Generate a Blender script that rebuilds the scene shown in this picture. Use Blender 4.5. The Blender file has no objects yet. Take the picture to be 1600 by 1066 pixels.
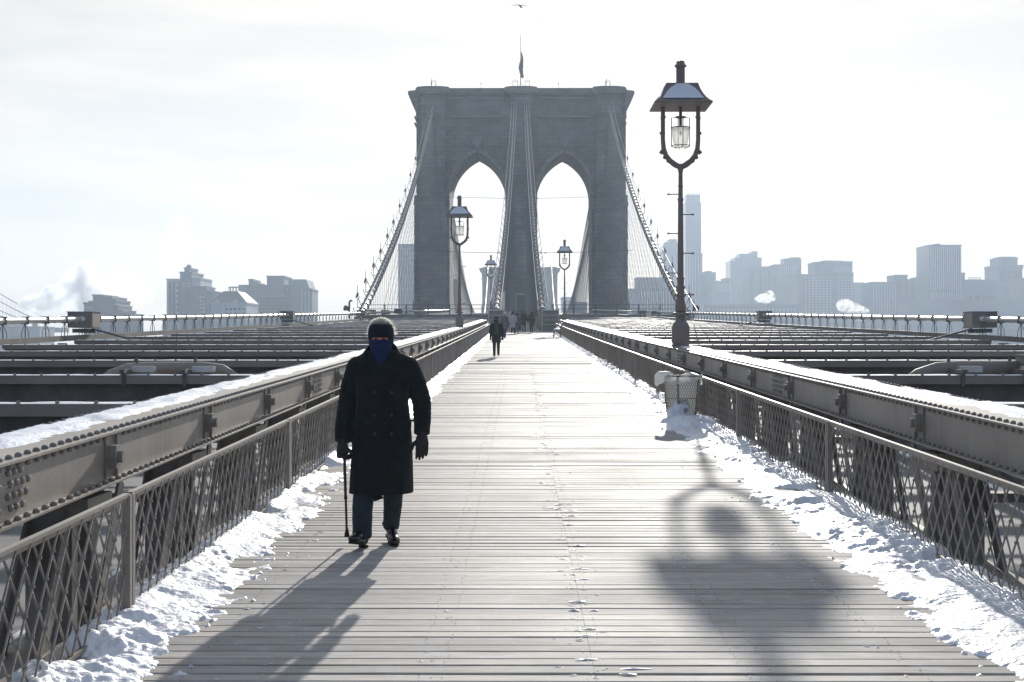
import bpy, bmesh, math, random
import numpy as np
from mathutils import Vector, Matrix, Euler
R = math.radians
random.seed(7)
rng = np.random.default_rng(11)
scene = bpy.context.scene
COL = scene.collection

# ------------------------------------------------------------------ camera, sky, sun, exposure
F = 2200.0; VPX = 811.0; HY = 540.0; CX = -0.37; CZ = 1.76
cam_d = bpy.data.cameras.new("camera"); cam = bpy.data.objects.new("camera", cam_d); COL.objects.link(cam)
cam_d.lens = 36.0 * F / 1600.0; cam_d.sensor_width = 36.0
cam_d.clip_start = 0.1; cam_d.clip_end = 9000
cam.location = (CX, 0, CZ)
cam.rotation_euler = Euler((R(90) + (HY - 533) / F, 0, (VPX - 800) / F), 'XYZ')
cam_d.dof.use_dof = False
scene.camera = cam

SUN_EL = 17.2; SUN_AZ = 5.5     # degrees; azimuth to the right of straight ahead (+Y)
sd = Vector((math.sin(R(SUN_AZ)) * math.cos(R(SUN_EL)), math.cos(R(SUN_AZ)) * math.cos(R(SUN_EL)), math.sin(R(SUN_EL))))
SUN_STRENGTH = 3.8; EXPOSURE = 0.72
sun_l = bpy.data.lights.new("sun", 'SUN'); sun = bpy.data.objects.new("sun", sun_l); COL.objects.link(sun)
sun_l.energy = SUN_STRENGTH; sun_l.angle = R(0.6); sun_l.color = (1.0, 0.955, 0.88)
sun.rotation_euler = (-sd).to_track_quat('-Z', 'Y').to_euler()

w = bpy.data.worlds.new("World"); scene.world = w; w.use_nodes = True
nt = w.node_tree; nt.nodes.clear()
def N(t, typ, **kw):
    n = t.nodes.new(typ)
    for k, v in kw.items():
        if k in n.inputs.keys() if isinstance(k, str) else False: n.inputs[k].default_value = v
        else: setattr(n, k, v)
    return n
out = N(nt, 'ShaderNodeOutputWorld'); bg = N(nt, 'ShaderNodeBackground')
sky = N(nt, 'ShaderNodeTexSky', sky_type='NISHITA', sun_disc=False, sun_elevation=R(SUN_EL), sun_rotation=R(SUN_AZ))
sky.air_density = 1.0; sky.dust_density = 1.2; sky.ozone_density = 1.0
tc = N(nt, 'ShaderNodeTexCoord')
dot = N(nt, 'ShaderNodeVectorMath', operation='DOT_PRODUCT'); dot.inputs[1].default_value = sd
nt.links.new(tc.outputs['Generated'], dot.inputs[0])
glow = N(nt, 'ShaderNodeMapRange', interpolation_type='SMOOTHERSTEP')
glow.inputs['From Min'].default_value = 0.45; glow.inputs['From Max'].default_value = 1.0
glow.inputs['To Min'].default_value = 0.0; glow.inputs['To Max'].default_value = 1.0
nt.links.new(dot.outputs['Value'], glow.inputs['Value'])
mp = N(nt, 'ShaderNodeMapping'); mp.inputs['Scale'].default_value = (2.2, 2.2, 13.0); mp.inputs['Location'].default_value = (3.1, 0.4, 0.2)
nt.links.new(tc.outputs['Generated'], mp.inputs['Vector'])
cn = N(nt, 'ShaderNodeTexNoise'); cn.inputs['Scale'].default_value = 1.6; cn.inputs['Detail'].default_value = 6; cn.inputs['Roughness'].default_value = 0.55
nt.links.new(mp.outputs['Vector'], cn.inputs['Vector'])
cr = N(nt, 'ShaderNodeMapRange', interpolation_type='SMOOTHSTEP')
cr.inputs['From Min'].default_value = 0.38; cr.inputs['From Max'].default_value = 0.58
nt.links.new(cn.outputs['Fac'], cr.inputs['Value'])
# thin bright cloud veil, brighter towards the sun
veil = N(nt, 'ShaderNodeMix', data_type='RGBA'); veil.inputs['A'].default_value = (3.2, 3.8, 5.0, 1); veil.inputs['B'].default_value = (10.2, 9.7, 9.0, 1)
nt.links.new(glow.outputs['Result'], veil.inputs['Factor'])
gap = N(nt, 'ShaderNodeMix', data_type='RGBA'); gap.inputs['A'].default_value = (2.4, 3.5, 5.4, 1); gap.inputs['B'].default_value = (8.5, 8.4, 8.15, 1)
nt.links.new(glow.outputs['Result'], gap.inputs['Factor'])
mix = N(nt, 'ShaderNodeMix', data_type='RGBA')
nt.links.new(cr.outputs['Result'], mix.inputs['Factor']); nt.links.new(gap.outputs['Result'], mix.inputs['A']); nt.links.new(veil.outputs['Result'], mix.inputs['B'])
mix2 = N(nt, 'ShaderNodeMix', data_type='RGBA'); mix2.inputs['Factor'].default_value = 0.93
nt.links.new(sky.outputs['Color'], mix2.inputs['A']); nt.links.new(mix.outputs['Result'], mix2.inputs['B'])
nt.links.new(mix2.outputs['Result'], bg.inputs['Color']); bg.inputs['Strength'].default_value = 0.056
nt.links.new(bg.outputs['Background'], out.inputs['Surface'])

scene.view_settings.view_transform = 'Standard'; scene.view_settings.look = 'None'
scene.view_settings.exposure = EXPOSURE; scene.view_settings.gamma = 1.0
scene.view_settings.use_curve_mapping = False
scene.render.engine = 'CYCLES'
scene.cycles.volume_bounces = 2; scene.cycles.max_bounces = 6; scene.cycles.diffuse_bounces = 3
scene.cycles.volume_step_rate = 2.0; scene.cycles.volume_max_steps = 128

# ------------------------------------------------------------------ geometry helpers
def dz(y):                      # height of the walkway along the bridge
    if y < 115: return 0.0225 * y + 2e-5 * y * y
    return 0.0225 * 115 + 2e-5 * 115 * 115 + 0.0271 * (y - 115)
def P(px, py, d):               # place a point seen at a given direction at distance d
    return Vector((CX + (px - VPX) / F * d, d, CZ + (HY - py) / F * d))

class MB:
    def __init__(s): s.v = []; s.f = []; s.m = []; s.mi = 0
    def add(s, vs, fs):
        o = len(s.v); s.v.extend([tuple(q) for q in vs]); s.f.extend([tuple(i + o for i in q) for q in fs]); s.m.extend([s.mi] * len(fs)); return s
    def box(s, c, sz, rot=None):
        hx, hy, hz = sz[0] / 2, sz[1] / 2, sz[2] / 2
        vs = [Vector((x, y, z)) for x in (-hx, hx) for y in (-hy, hy) for z in (-hz, hz)]
        if rot is not None:
            m = rot if isinstance(rot, Matrix) else Euler(rot).to_matrix()
            vs = [m @ q for q in vs]
        c = Vector(c); vs = [q + c for q in vs]
        return s.add(vs, [(0, 1, 3, 2), (4, 6, 7, 5), (0, 4, 5, 1), (2, 3, 7, 6), (0, 2, 6, 4), (1, 5, 7, 3)])
    def box2(s, a, b):
        return s.box([(a[i] + b[i]) / 2 for i in range(3)], [abs(b[i] - a[i]) for i in range(3)])
    def bar(s, p, q, w, h=None, up=(0, 0, 1)):
        p = Vector(p); q = Vector(q); h = h or w; d = q - p; L = d.length
        if L < 1e-6: return s
        d.normalize(); up = Vector(up)
        if abs(d.dot(up)) > 0.99: up = Vector((1, 0, 0))
        sx = d.cross(up).normalized(); uz = sx.cross(d)
        vs = []
        for e in (p, q):
            for a, b in ((-1, -1), (1, -1), (1, 1), (-1, 1)): vs.append(e + sx * a * w / 2 + uz * b * h / 2)
        return s.add(vs, [(0, 1, 2, 3), (7, 6, 5, 4), (0, 4, 5, 1), (1, 5, 6, 2), (2, 6, 7, 3), (3, 7, 4, 0)])
    def tube(s, pts, r, n=8, caps=True):
        pts = [Vector(p) for p in pts]; rs = r if isinstance(r, (list, tuple)) else [r] * len(pts)
        prev = None; vs = []
        for i, p in enumerate(pts):
            t = (pts[min(i + 1, len(pts) - 1)] - pts[max(i - 1, 0)])
            t = t.normalized() if t.length > 1e-9 else Vector((0, 0, 1))
            if prev is None:
                a = Vector((0, 0, 1)) if abs(t.z) < 0.9 else Vector((1, 0, 0))
                u = t.cross(a).normalized()
            else: u = (prev - t * prev.dot(t)).normalized()
            prev = u; vv = t.cross(u)
            for k in range(n):
                a = 2 * math.pi * k / n; vs.append(p + (u * math.cos(a) + vv * math.sin(a)) * rs[i])
        fs = []
        for i in range(len(pts) - 1):
            for k in range(n):
                a = i * n + k; b = i * n + (k + 1) % n; fs.append((a, b, b + n, a + n))
        if caps: fs.append(tuple(range(n - 1, -1, -1))); fs.append(tuple(range((len(pts) - 1) * n, len(pts) * n)))
        return s.add(vs, fs)
    def lathe(s, prof, c=(0, 0, 0), n=16, rot0=0.0, sx=1, sy=1):
        vs = []; c = Vector(c)
        for (r, z) in prof:
            for k in range(n):
                a = rot0 + 2 * math.pi * k / n; vs.append((c.x + r * math.cos(a) * sx, c.y + r * math.sin(a) * sy, c.z + z))
        fs = []
        for i in range(len(prof) - 1):
            for k in range(n):
                a = i * n + k; b = i * n + (k + 1) % n; fs.append((a, b, b + n, a + n))
        fs.append(tuple(range(n - 1, -1, -1))); fs.append(tuple(range((len(prof) - 1) * n, len(prof) * n)))
        return s.add(vs, fs)
    def ell(s, c, r, n=14, m=9, rot=None):
        c = Vector(c); vs = []; r = r if isinstance(r, (list, tuple)) else (r, r, r)
        for i in range(1, m):
            th = math.pi * i / m
            for k in range(n):
                a = 2 * math.pi * k / n
                vs.append(Vector((r[0] * math.sin(th) * math.cos(a), r[1] * math.sin(th) * math.sin(a), -r[2] * math.cos(th))))
        vs.append(Vector((0, 0, -r[2]))); vs.append(Vector((0, 0, r[2])))
        if rot is not None:
            mt = Euler(rot).to_matrix() if not isinstance(rot, Matrix) else rot
            vs = [mt @ q for q in vs]
        vs = [q + c for q in vs]; fs = []
        for i in range(m - 2):
            for k in range(n):
                a = i * n + k; b = i * n + (k + 1) % n; fs.append((a, b, b + n, a + n))
        bo = (m - 1) * n; to = bo + 1
        for k in range(n):
            fs.append((bo, (k + 1) % n, k)); fs.append((to, (m - 2) * n + k, (m - 2) * n + (k + 1) % n))
        return s.add(vs, fs)
    def limb(s, pts, rs, n=14):
        s.tube(pts, rs, n)
        for p, r in zip(pts, rs): s.ell(p, r * 0.995, n, 8)
        return s
    def rings(s, rg, n=28, power=2.0, fold=None):     # (z, cx, cy, rx, ry)
        vs = []
        for i, (z, cx, cy, rx, ry) in enumerate(rg):
            for k in range(n):
                a = 2 * math.pi * k / n; ca, sa = math.cos(a), math.sin(a)
                x = math.copysign(abs(ca) ** (2 / power), ca); y = math.copysign(abs(sa) ** (2 / power), sa)
                q = 1.0 + (fold(a, z) if fold else 0.0)
                vs.append((cx + rx * x * q, cy + ry * y * q, z))
        fs = []
        for i in range(len(rg) - 1):
            for k in range(n):
                a = i * n + k; b = i * n + (k + 1) % n; fs.append((a, b, b + n, a + n))
        fs.append(tuple(range(n - 1, -1, -1))); fs.append(tuple(range((len(rg) - 1) * n, len(rg) * n)))
        return s.add(vs, fs)
    def prism(s, poly, a, b, axis='y'):               # polygon (u,v) extruded between a and b
        n = len(poly); vs = []
        for t in (a, b):
            for (u, v) in poly:
                vs.append((u, t, v) if axis == 'y' else ((t, u, v) if axis == 'x' else (u, v, t)))
        fs = [tuple(range(n - 1, -1, -1)), tuple(range(n, 2 * n))]
        for k in range(n): fs.append((k, (k + 1) % n, n + (k + 1) % n, n + k))
        return s.add(vs, fs)
    def build(s, name, mat, parent=None, world=False, smooth=False):
        me = bpy.data.meshes.new(name); me.from_pydata(s.v, [], s.f)
        mats = mat if isinstance(mat, (list, tuple)) else [mat]
        for q in mats: me.materials.append(q)
        if len(mats) > 1: me.polygons.foreach_set('material_index', s.m)
        if smooth: me.polygons.foreach_set('use_smooth', [True] * len(me.polygons))
        bm = bmesh.new(); bm.from_mesh(me); bmesh.ops.recalc_face_normals(bm, faces=bm.faces); bm.to_mesh(me); bm.free()
        me.update(); o = bpy.data.objects.new(name, me); COL.objects.link(o)
        if parent is not None:
            o.parent = parent
            if world: o.matrix_parent_inverse = Matrix.LocRotScale(parent.location, parent.rotation_euler, parent.scale).inverted()
        return o
def tag(o, label=None, cat=None, group=None, kind=None):
    if label: o['label'] = label
    if cat: o['category'] = cat
    if group: o['group'] = group
    if kind: o['kind'] = kind
    return o
def thing(name, label, cat, loc=(0, 0, 0), rz=0, group=None):
    o = bpy.data.objects.new(name, None); COL.objects.link(o); o.location = loc; o.rotation_euler = (0, 0, rz)
    o.empty_display_size = 0.2
    return tag(o, label, cat, group)
def copy_tree(o, parent=None):
    c = o.copy(); COL.objects.link(c); c.parent = parent
    for ch in list(o.children): copy_tree(ch, c)
    return c
def many(name, items, fn, mat, parent, world=True, smooth=False, limit=100):
    """items sorted largest first: first 100 as own parts, the remainder as one stuff part"""
    for it in items[:limit]:
        b = MB(); fn(b, it); b.build(name, mat, parent, world, smooth)
    if len(items) > limit:
        b = MB()
        for it in items[limit:]: fn(b, it)
        o = b.build(name, mat, parent, world, smooth); o['kind'] = 'stuff'

# ------------------------------------------------------------------ materials
def mat(name, color=(0.5, 0.5, 0.5), rough=0.6, metal=0.0, var=0.0, vscale=4.0, bump=0.0, bscale=30.0, vec=(1, 1, 1), color2=None, spec=0.5):
    m = bpy.data.materials.new(name); m.use_nodes = True; t = m.node_tree; b = t.nodes['Principled BSDF']
    b.inputs['Roughness'].default_value = rough; b.inputs['Metallic'].default_value = metal; b.inputs['Specular IOR Level'].default_value = spec
    b.inputs['Base Color'].default_value = (*color, 1)
    tcn = t.nodes.new('ShaderNodeTexCoord'); mpn = t.nodes.new('ShaderNodeMapping'); mpn.inputs['Scale'].default_value = vec
    t.links.new(tcn.outputs['Object'], mpn.inputs['Vector'])
    if var > 0 or color2:
        n = t.nodes.new('ShaderNodeTexNoise'); n.inputs['Scale'].default_value = vscale; n.inputs['Detail'].default_value = 5
        t.links.new(mpn.outputs['Vector'], n.inputs['Vector'])
        r = t.nodes.new('ShaderNodeValToRGB'); c2 = color2 or tuple(c * (1 + var) for c in color)
        c1 = tuple(c * (1 - var) for c in color) if not color2 else color
        r.color_ramp.elements[0].position = 0.3; r.color_ramp.elements[1].position = 0.7
        r.color_ramp.elements[0].color = (*c1, 1); r.color_ramp.elements[1].color = (*c2, 1)
        t.links.new(n.outputs['Fac'], r.inputs['Fac']); t.links.new(r.outputs['Color'], b.inputs['Base Color'])
    if bump > 0:
        n2 = t.nodes.new('ShaderNodeTexNoise'); n2.inputs['Scale'].default_value = bscale; n2.inputs['Detail'].default_value = 4
        t.links.new(mpn.outputs['Vector'], n2.inputs['Vector'])
        bp = t.nodes.new('ShaderNodeBump'); bp.inputs['Strength'].default_value = bump; bp.inputs['Distance'].default_value = 0.02
        t.links.new(n2.outputs['Fac'], bp.inputs['Height']); t.links.new(bp.outputs['Normal'], b.inputs['Normal'])
    return m
M = {}
M['steel'] = mat('painted_steel', (0.30, 0.258, 0.215), 0.5, var=0.2, vscale=1.3, bump=0.15, bscale=60)
def weather(m, rust=(0.085, 0.048, 0.032), thr=0.70, scale=9.0):
    t = m.node_tree; b = t.nodes['Principled BSDF']; L = t.links; tcn = t.nodes.new('ShaderNodeTexCoord')
    n = t.nodes.new('ShaderNodeTexNoise'); n.inputs['Scale'].default_value = scale; n.inputs['Detail'].default_value = 9; n.inputs['Roughness'].default_value = 0.7; L.new(tcn.outputs['Object'], n.inputs['Vector'])
    mr = t.nodes.new('ShaderNodeMapRange'); mr.inputs['From Min'].default_value = thr - 0.06; mr.inputs['From Max'].default_value = thr; mr.inputs['To Max'].default_value = 0.85; L.new(n.outputs['Fac'], mr.inputs['Value'])
    mp1 = t.nodes.new('ShaderNodeMapping'); mp1.inputs['Scale'].default_value = (1, 5.0, 0.5); L.new(tcn.outputs['Object'], mp1.inputs['Vector'])
    n2 = t.nodes.new('ShaderNodeTexNoise'); n2.inputs['Scale'].default_value = 2.4; n2.inputs['Detail'].default_value = 7; L.new(mp1.outputs[0], n2.inputs['Vector'])
    m2 = t.nodes.new('ShaderNodeMapRange'); m2.inputs['From Min'].default_value = 0.52; m2.inputs['From Max'].default_value = 0.72; m2.inputs['To Max'].default_value = 0.45; L.new(n2.outputs['Fac'], m2.inputs['Value'])
    src = b.inputs['Base Color'].links[0].from_socket
    a1 = t.nodes.new('ShaderNodeMix'); a1.data_type = 'RGBA'; a1.inputs['B'].default_value = (0.36, 0.345, 0.33, 1); L.new(m2.outputs[0], a1.inputs['Factor']); L.new(src, a1.inputs['A'])
    a2 = t.nodes.new('ShaderNodeMix'); a2.data_type = 'RGBA'; a2.inputs['B'].default_value = (*rust, 1); L.new(mr.outputs[0], a2.inputs['Factor']); L.new(a1.outputs['Result'], a2.inputs['A']); L.new(a2.outputs['Result'], b.inputs['Base Color'])
weather(M['steel'])
M['steel2'] = mat('painted_steel_worn', (0.235, 0.21, 0.18), 0.5, var=0.25, vscale=2.0, bump=0.2, bscale=40)
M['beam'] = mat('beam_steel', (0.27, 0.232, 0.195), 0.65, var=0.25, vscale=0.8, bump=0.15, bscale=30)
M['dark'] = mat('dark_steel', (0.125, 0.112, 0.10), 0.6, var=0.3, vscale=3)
M['rust'] = mat('rusty_lamp_iron', (0.21, 0.19, 0.175), 0.55, color2=(0.23, 0.15, 0.115), vscale=2.2, bump=0.25, bscale=40)
M['galv'] = mat('pale_pipe', (0.55, 0.54, 0.50), 0.35, 0.3, var=0.1, vscale=3)
M['wire'] = mat('wire_rope', (0.12, 0.125, 0.13), 0.5)
M['cable'] = mat('cable_wrapping', (0.20, 0.19, 0.17), 0.5, var=0.2, vscale=2)
M['snow'] = mat('snow', (0.82, 0.84, 0.88), 0.55, bump=0.5, bscale=38, spec=0.35)
M['snow_dirty'] = mat('trodden_snow', (0.80, 0.81, 0.84), 0.5, color2=(0.86, 0.88, 0.92), vscale=3.0, bump=0.7, bscale=28, spec=0.4)
M['asphalt'] = mat('asphalt', (0.17, 0.17, 0.172), 0.75, var=0.2, vscale=0.7, bump=0.2, bscale=80)
M['linepaint'] = mat('road_paint', (0.7, 0.7, 0.68), 0.6, var=0.1)
M['joist'] = mat('joist_timber', (0.06, 0.05, 0.045), 0.8, var=0.2)
M['coat'] = mat('black_wool', (0.016, 0.020, 0.021), 0.95, var=0.25, vscale=14, bump=0.4, bscale=260, spec=0.12)
M['trouser'] = mat('slate_trousers', (0.028, 0.042, 0.052), 0.9, var=0.2, vscale=8, bump=0.2, bscale=200, spec=0.15)
M['glove'] = mat('black_leather_glove', (0.010, 0.010, 0.012), 0.55, bump=0.2, bscale=120)
M['shoe'] = mat('black_shoe_leather', (0.012, 0.011, 0.011), 0.22, bump=0.1, bscale=60)
M['mask'] = mat('blue_fleece_mask', (0.014, 0.024, 0.088), 0.85, var=0.2, vscale=20, bump=0.2, bscale=150, spec=0.2)
M['band'] = mat('dark_fleece_headband', (0.016, 0.018, 0.028), 0.9, bump=0.3, bscale=180, spec=0.15)
for q_ in ('coat', 'trouser', 'band'):
    b_ = M[q_].node_tree.nodes['Principled BSDF'] if q_ in M else None
    if b_: b_.inputs['Sheen Weight'].default_value = 0.25; b_.inputs['Sheen Roughness'].default_value = 0.4; b_.inputs['Sheen Tint'].default_value = (0.35, 0.37, 0.4, 1)
M['hair'] = mat('grey_hair', (0.62, 0.60, 0.56), 0.5, var=0.2, vscale=30)
def translucent(m, fac, col):
    t = m.node_tree; b = t.nodes['Principled BSDF']; tr = t.nodes.new('ShaderNodeBsdfTranslucent'); tr.inputs['Color'].default_value = (*col, 1); mx = t.nodes.new('ShaderNodeMixShader'); mx.inputs[0].default_value = fac
    t.links.new(b.outputs[0], mx.inputs[1]); t.links.new(tr.outputs[0], mx.inputs[2]); t.links.new(mx.outputs[0], t.nodes['Material Output'].inputs['Surface'])
translucent(M['hair'], 0.6, (0.85, 0.82, 0.76))
M['scalp'] = mat('hair_mass', (0.10, 0.098, 0.095), 0.8, var=0.3, vscale=40)
M['skin_backlit'] = mat('skin_backlit', (0.20, 0.12, 0.09), 0.6, var=0.1, vscale=15)  # skin colour darkened to stand for faces shaded against the light
M['skin'] = mat('skin', (0.75, 0.27, 0.17), 0.5, var=0.1, vscale=15)
M['eye'] = mat('eye', (0.03, 0.02, 0.02), 0.2)
M['cane'] = mat('cane_metal', (0.05, 0.045, 0.042), 0.35, 0.4)
M['rubber'] = mat('rubber', (0.012, 0.012, 0.012), 0.8)

def dirty(m):
    t = m.node_tree; b = t.nodes['Principled BSDF']; L = t.links; tcn = t.nodes.new('ShaderNodeTexCoord'); src = b.inputs['Base Color'].links[0].from_socket
    for sc_, lo, hi, f, c in ((2.6, 0.50, 0.66, 0.55, (0.60, 0.585, 0.56)), (30.0, 0.66, 0.72, 0.7, (0.25, 0.22, 0.19))):
        n = t.nodes.new('ShaderNodeTexNoise'); n.inputs['Scale'].default_value = sc_; n.inputs['Detail'].default_value = 6; n.inputs['Roughness'].default_value = 0.65; L.new(tcn.outputs['Object'], n.inputs['Vector'])
        mr = t.nodes.new('ShaderNodeMapRange'); mr.inputs['From Min'].default_value = lo; mr.inputs['From Max'].default_value = hi; mr.inputs['To Max'].default_value = f; L.new(n.outputs['Fac'], mr.inputs['Value'])
        a1 = t.nodes.new('ShaderNodeMix'); a1.data_type = 'RGBA'; a1.inputs['B'].default_value = (*c, 1); L.new(mr.outputs[0], a1.inputs['Factor']); L.new(src, a1.inputs['A']); src = a1.outputs['Result']
    L.new(src, b.inputs['Base Color'])
dirty(M['snow_dirty'])
def m_wood():
    m = bpy.data.materials.new('weathered_planks'); m.use_nodes = True; t = m.node_tree; b = t.nodes['Principled BSDF']; L = t.links
    tcn = t.nodes.new('ShaderNodeTexCoord'); at = t.nodes.new('ShaderNodeAttribute'); at.attribute_name = 'rnd'
    comb = t.nodes.new('ShaderNodeCombineXYZ'); ml = t.nodes.new('ShaderNodeMath'); ml.operation = 'MULTIPLY'; ml.inputs[1].default_value = 37.0
    L.new(at.outputs['Fac'], ml.inputs[0]); L.new(ml.outputs[0], comb.inputs['X']); L.new(ml.outputs[0], comb.inputs['Z'])
    add = t.nodes.new('ShaderNodeVectorMath'); L.new(tcn.outputs['Object'], add.inputs[0]); L.new(comb.outputs[0], add.inputs[1])
    mp1 = t.nodes.new('ShaderNodeMapping'); mp1.inputs['Scale'].default_value = (1.3, 42, 10); L.new(add.outputs[0], mp1.inputs['Vector'])
    g = t.nodes.new('ShaderNodeTexNoise'); g.inputs['Scale'].default_value = 2.2; g.inputs['Detail'].default_value = 8; g.inputs['Roughness'].default_value = 0.62; L.new(mp1.outputs[0], g.inputs['Vector'])
    big = t.nodes.new('ShaderNodeTexNoise'); big.inputs['Scale'].default_value = 0.9; big.inputs['Detail'].default_value = 5; L.new(tcn.outputs['Object'], big.inputs['Vector'])
    r = t.nodes.new('ShaderNodeValToRGB'); e = r.color_ramp.elements
    e[0].position = 0.30; e[0].color = (0.22, 0.195, 0.17, 1); e[1].position = 0.68; e[1].color = (0.50, 0.465, 0.425, 1)
    k = e.new(0.47); k.color = (0.40, 0.37, 0.335, 1)
    L.new(g.outputs['Fac'], r.inputs['Fac'])
    # per board tone
    mr = t.nodes.new('ShaderNodeMapRange'); mr.inputs['To Min'].default_value = 0.82; mr.inputs['To Max'].default_value = 1.10; L.new(at.outputs['Fac'], mr.inputs['Value'])
    mb = t.nodes.new('ShaderNodeMapRange'); mb.inputs['From Min'].default_value = 0.3; mb.inputs['From Max'].default_value = 0.7; mb.inputs['To Min'].default_value = 0.98; mb.inputs['To Max'].default_value = 1.14; L.new(big.outputs['Fac'], mb.inputs['Value'])
    mm = t.nodes.new('ShaderNodeMath'); mm.operation = 'MULTIPLY'; L.new(mr.outputs[0], mm.inputs[0]); L.new(mb.outputs[0], mm.inputs[1])
    sc = t.nodes.new('ShaderNodeVectorMath'); sc.operation = 'SCALE'; L.new(r.outputs['Color'], sc.inputs[0]); L.new(mm.outputs[0], sc.inputs['Scale'])
    # frost smears
    fn = t.nodes.new('ShaderNodeTexNoise'); fn.inputs['Scale'].default_value = 5.5; fn.inputs['Detail'].default_value = 9; fn.inputs['Roughness'].default_value = 0.72; L.new(tcn.outputs['Object'], fn.inputs['Vector'])
    fr = t.nodes.new('ShaderNodeMapRange'); fr.inputs['From Min'].default_value = 0.50; fr.inputs['From Max'].default_value = 0.76; fr.inputs['To Max'].default_value = 0.5; L.new(fn.outputs['Fac'], fr.inputs['Value'])
    mx = t.nodes.new('ShaderNodeMix'); mx.data_type = 'RGBA'; mx.inputs['B'].default_value = (0.62, 0.63, 0.65, 1)
    L.new(fr.outputs[0], mx.inputs['Factor']); L.new(sc.outputs[0], mx.inputs['A']); L.new(mx.outputs['Result'], b.inputs['Base Color'])
    rr = t.nodes.new('ShaderNodeMapRange'); rr.inputs['From Min'].default_value = 0.35; rr.inputs['From Max'].default_value = 0.65; rr.inputs['To Min'].default_value = 0.65; rr.inputs['To Max'].default_value = 0.72; L.new(big.outputs['Fac'], rr.inputs['Value'])
    L.new(rr.outputs[0], b.inputs['Roughness']); b.inputs['Specular IOR Level'].default_value = 0.06
    bp = t.nodes.new('ShaderNodeBump'); bp.inputs['Strength'].default_value = 0.55; bp.inputs['Distance'].default_value = 0.006
    L.new(g.outputs['Fac'], bp.inputs['Height']); L.new(bp.outputs['Normal'], b.inputs['Normal'])
    return m
M['wood'] = m_wood()

def m_stone():
    m = bpy.data.materials.new('granite_blocks'); m.use_nodes = True; t = m.node_tree; b = t.nodes['Principled BSDF']; L = t.links
    tcn = t.nodes.new('ShaderNodeTexCoord'); sep = t.nodes.new('ShaderNodeSeparateXYZ'); L.new(tcn.outputs['Object'], sep.inputs[0])
    ad = t.nodes.new('ShaderNodeMath'); ad.operation = 'ADD'; L.new(sep.outputs['X'], ad.inputs[0]); L.new(sep.outputs['Y'], ad.inputs[1])
    cb = t.nodes.new('ShaderNodeCombineXYZ'); L.new(ad.outputs[0], cb.inputs['X']); L.new(sep.outputs['Z'], cb.inputs['Y'])
    br = t.nodes.new('ShaderNodeTexBrick'); br.inputs['Scale'].default_value = 1.0; br.inputs['Brick Width'].default_value = 2.1; br.inputs['Row Height'].default_value = 0.8
    br.inputs['Mortar Size'].default_value = 0.045; br.inputs['Mortar Smooth'].default_value = 0.3; br.inputs['Bias'].default_value = 0.0
    br.inputs['Color1'].default_value = (0.20, 0.185, 0.165, 1); br.inputs['Color2'].default_value = (0.27, 0.25, 0.225, 1); br.inputs['Mortar'].default_value = (0.13, 0.12, 0.11, 1)
    L.new(cb.outputs[0], br.inputs['Vector'])
    n = t.nodes.new('ShaderNodeTexNoise'); n.inputs['Scale'].default_value = 0.22; n.inputs['Detail'].default_value = 8; L.new(tcn.outputs['Object'], n.inputs['Vector'])
    mr = t.nodes.new('ShaderNodeMapRange'); mr.inputs['From Min'].default_value = 0.3; mr.inputs['From Max'].default_value = 0.7; mr.inputs['To Min'].default_value = 0.60; mr.inputs['To Max'].default_value = 1.35; L.new(n.outputs['Fac'], mr.inputs['Value'])
    sc = t.nodes.new('ShaderNodeVectorMath'); sc.operation = 'SCALE'; L.new(br.outputs['Color'], sc.inputs[0]); L.new(mr.outputs[0], sc.inputs['Scale'])
    L.new(sc.outputs[0], b.inputs['Base Color']); b.inputs['Roughness'].default_value = 0.85
    bp = t.nodes.new('ShaderNodeBump'); bp.inputs['Strength'].default_value = 0.5; bp.inputs['Distance'].default_value = 0.12; bp.invert = True
    L.new(br.outputs['Fac'], bp.inputs['Height']); L.new(bp.outputs['Normal'], b.inputs['Normal'])
    return m
M['stone'] = m_stone()
M['trim'] = mat('granite_lit_relief', (0.30, 0.285, 0.265), 0.85, var=0.25, vscale=0.35, bump=0.3, bscale=2)  # lightness put into the colour so relief shows in flat ambient light
M['water'] = mat('river_water', (0.05, 0.07, 0.08), 0.12, bump=0.6, bscale=0.6)

def m_glass(name='lamp_glass'):
    m = bpy.data.materials.new(name); m.use_nodes = True; t = m.node_tree; b = t.nodes['Principled BSDF']; L = t.links
    tr = t.nodes.new('ShaderNodeBsdfTranslucent'); tr.inputs['Color'].default_value = (0.9, 0.9, 0.86, 1)
    tp = t.nodes.new('ShaderNodeBsdfTransparent'); a1 = t.nodes.new('ShaderNodeMixShader'); a1.inputs[0].default_value = 0.30
    b.inputs['Base Color'].default_value = (0.8, 0.8, 0.78, 1); b.inputs['Roughness'].default_value = 0.15
    a2 = t.nodes.new('ShaderNodeMixShader'); a2.inputs[0].default_value = 0.18
    L.new(tr.outputs[0], a1.inputs[1]); L.new(tp.outputs[0], a1.inputs[2]); L.new(a1.outputs[0], a2.inputs[1]); L.new(b.outputs[0], a2.inputs[2])
    L.new(a2.outputs[0], t.nodes['Material Output'].inputs['Surface'])
    return m
M['glass'] = m_glass()
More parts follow.
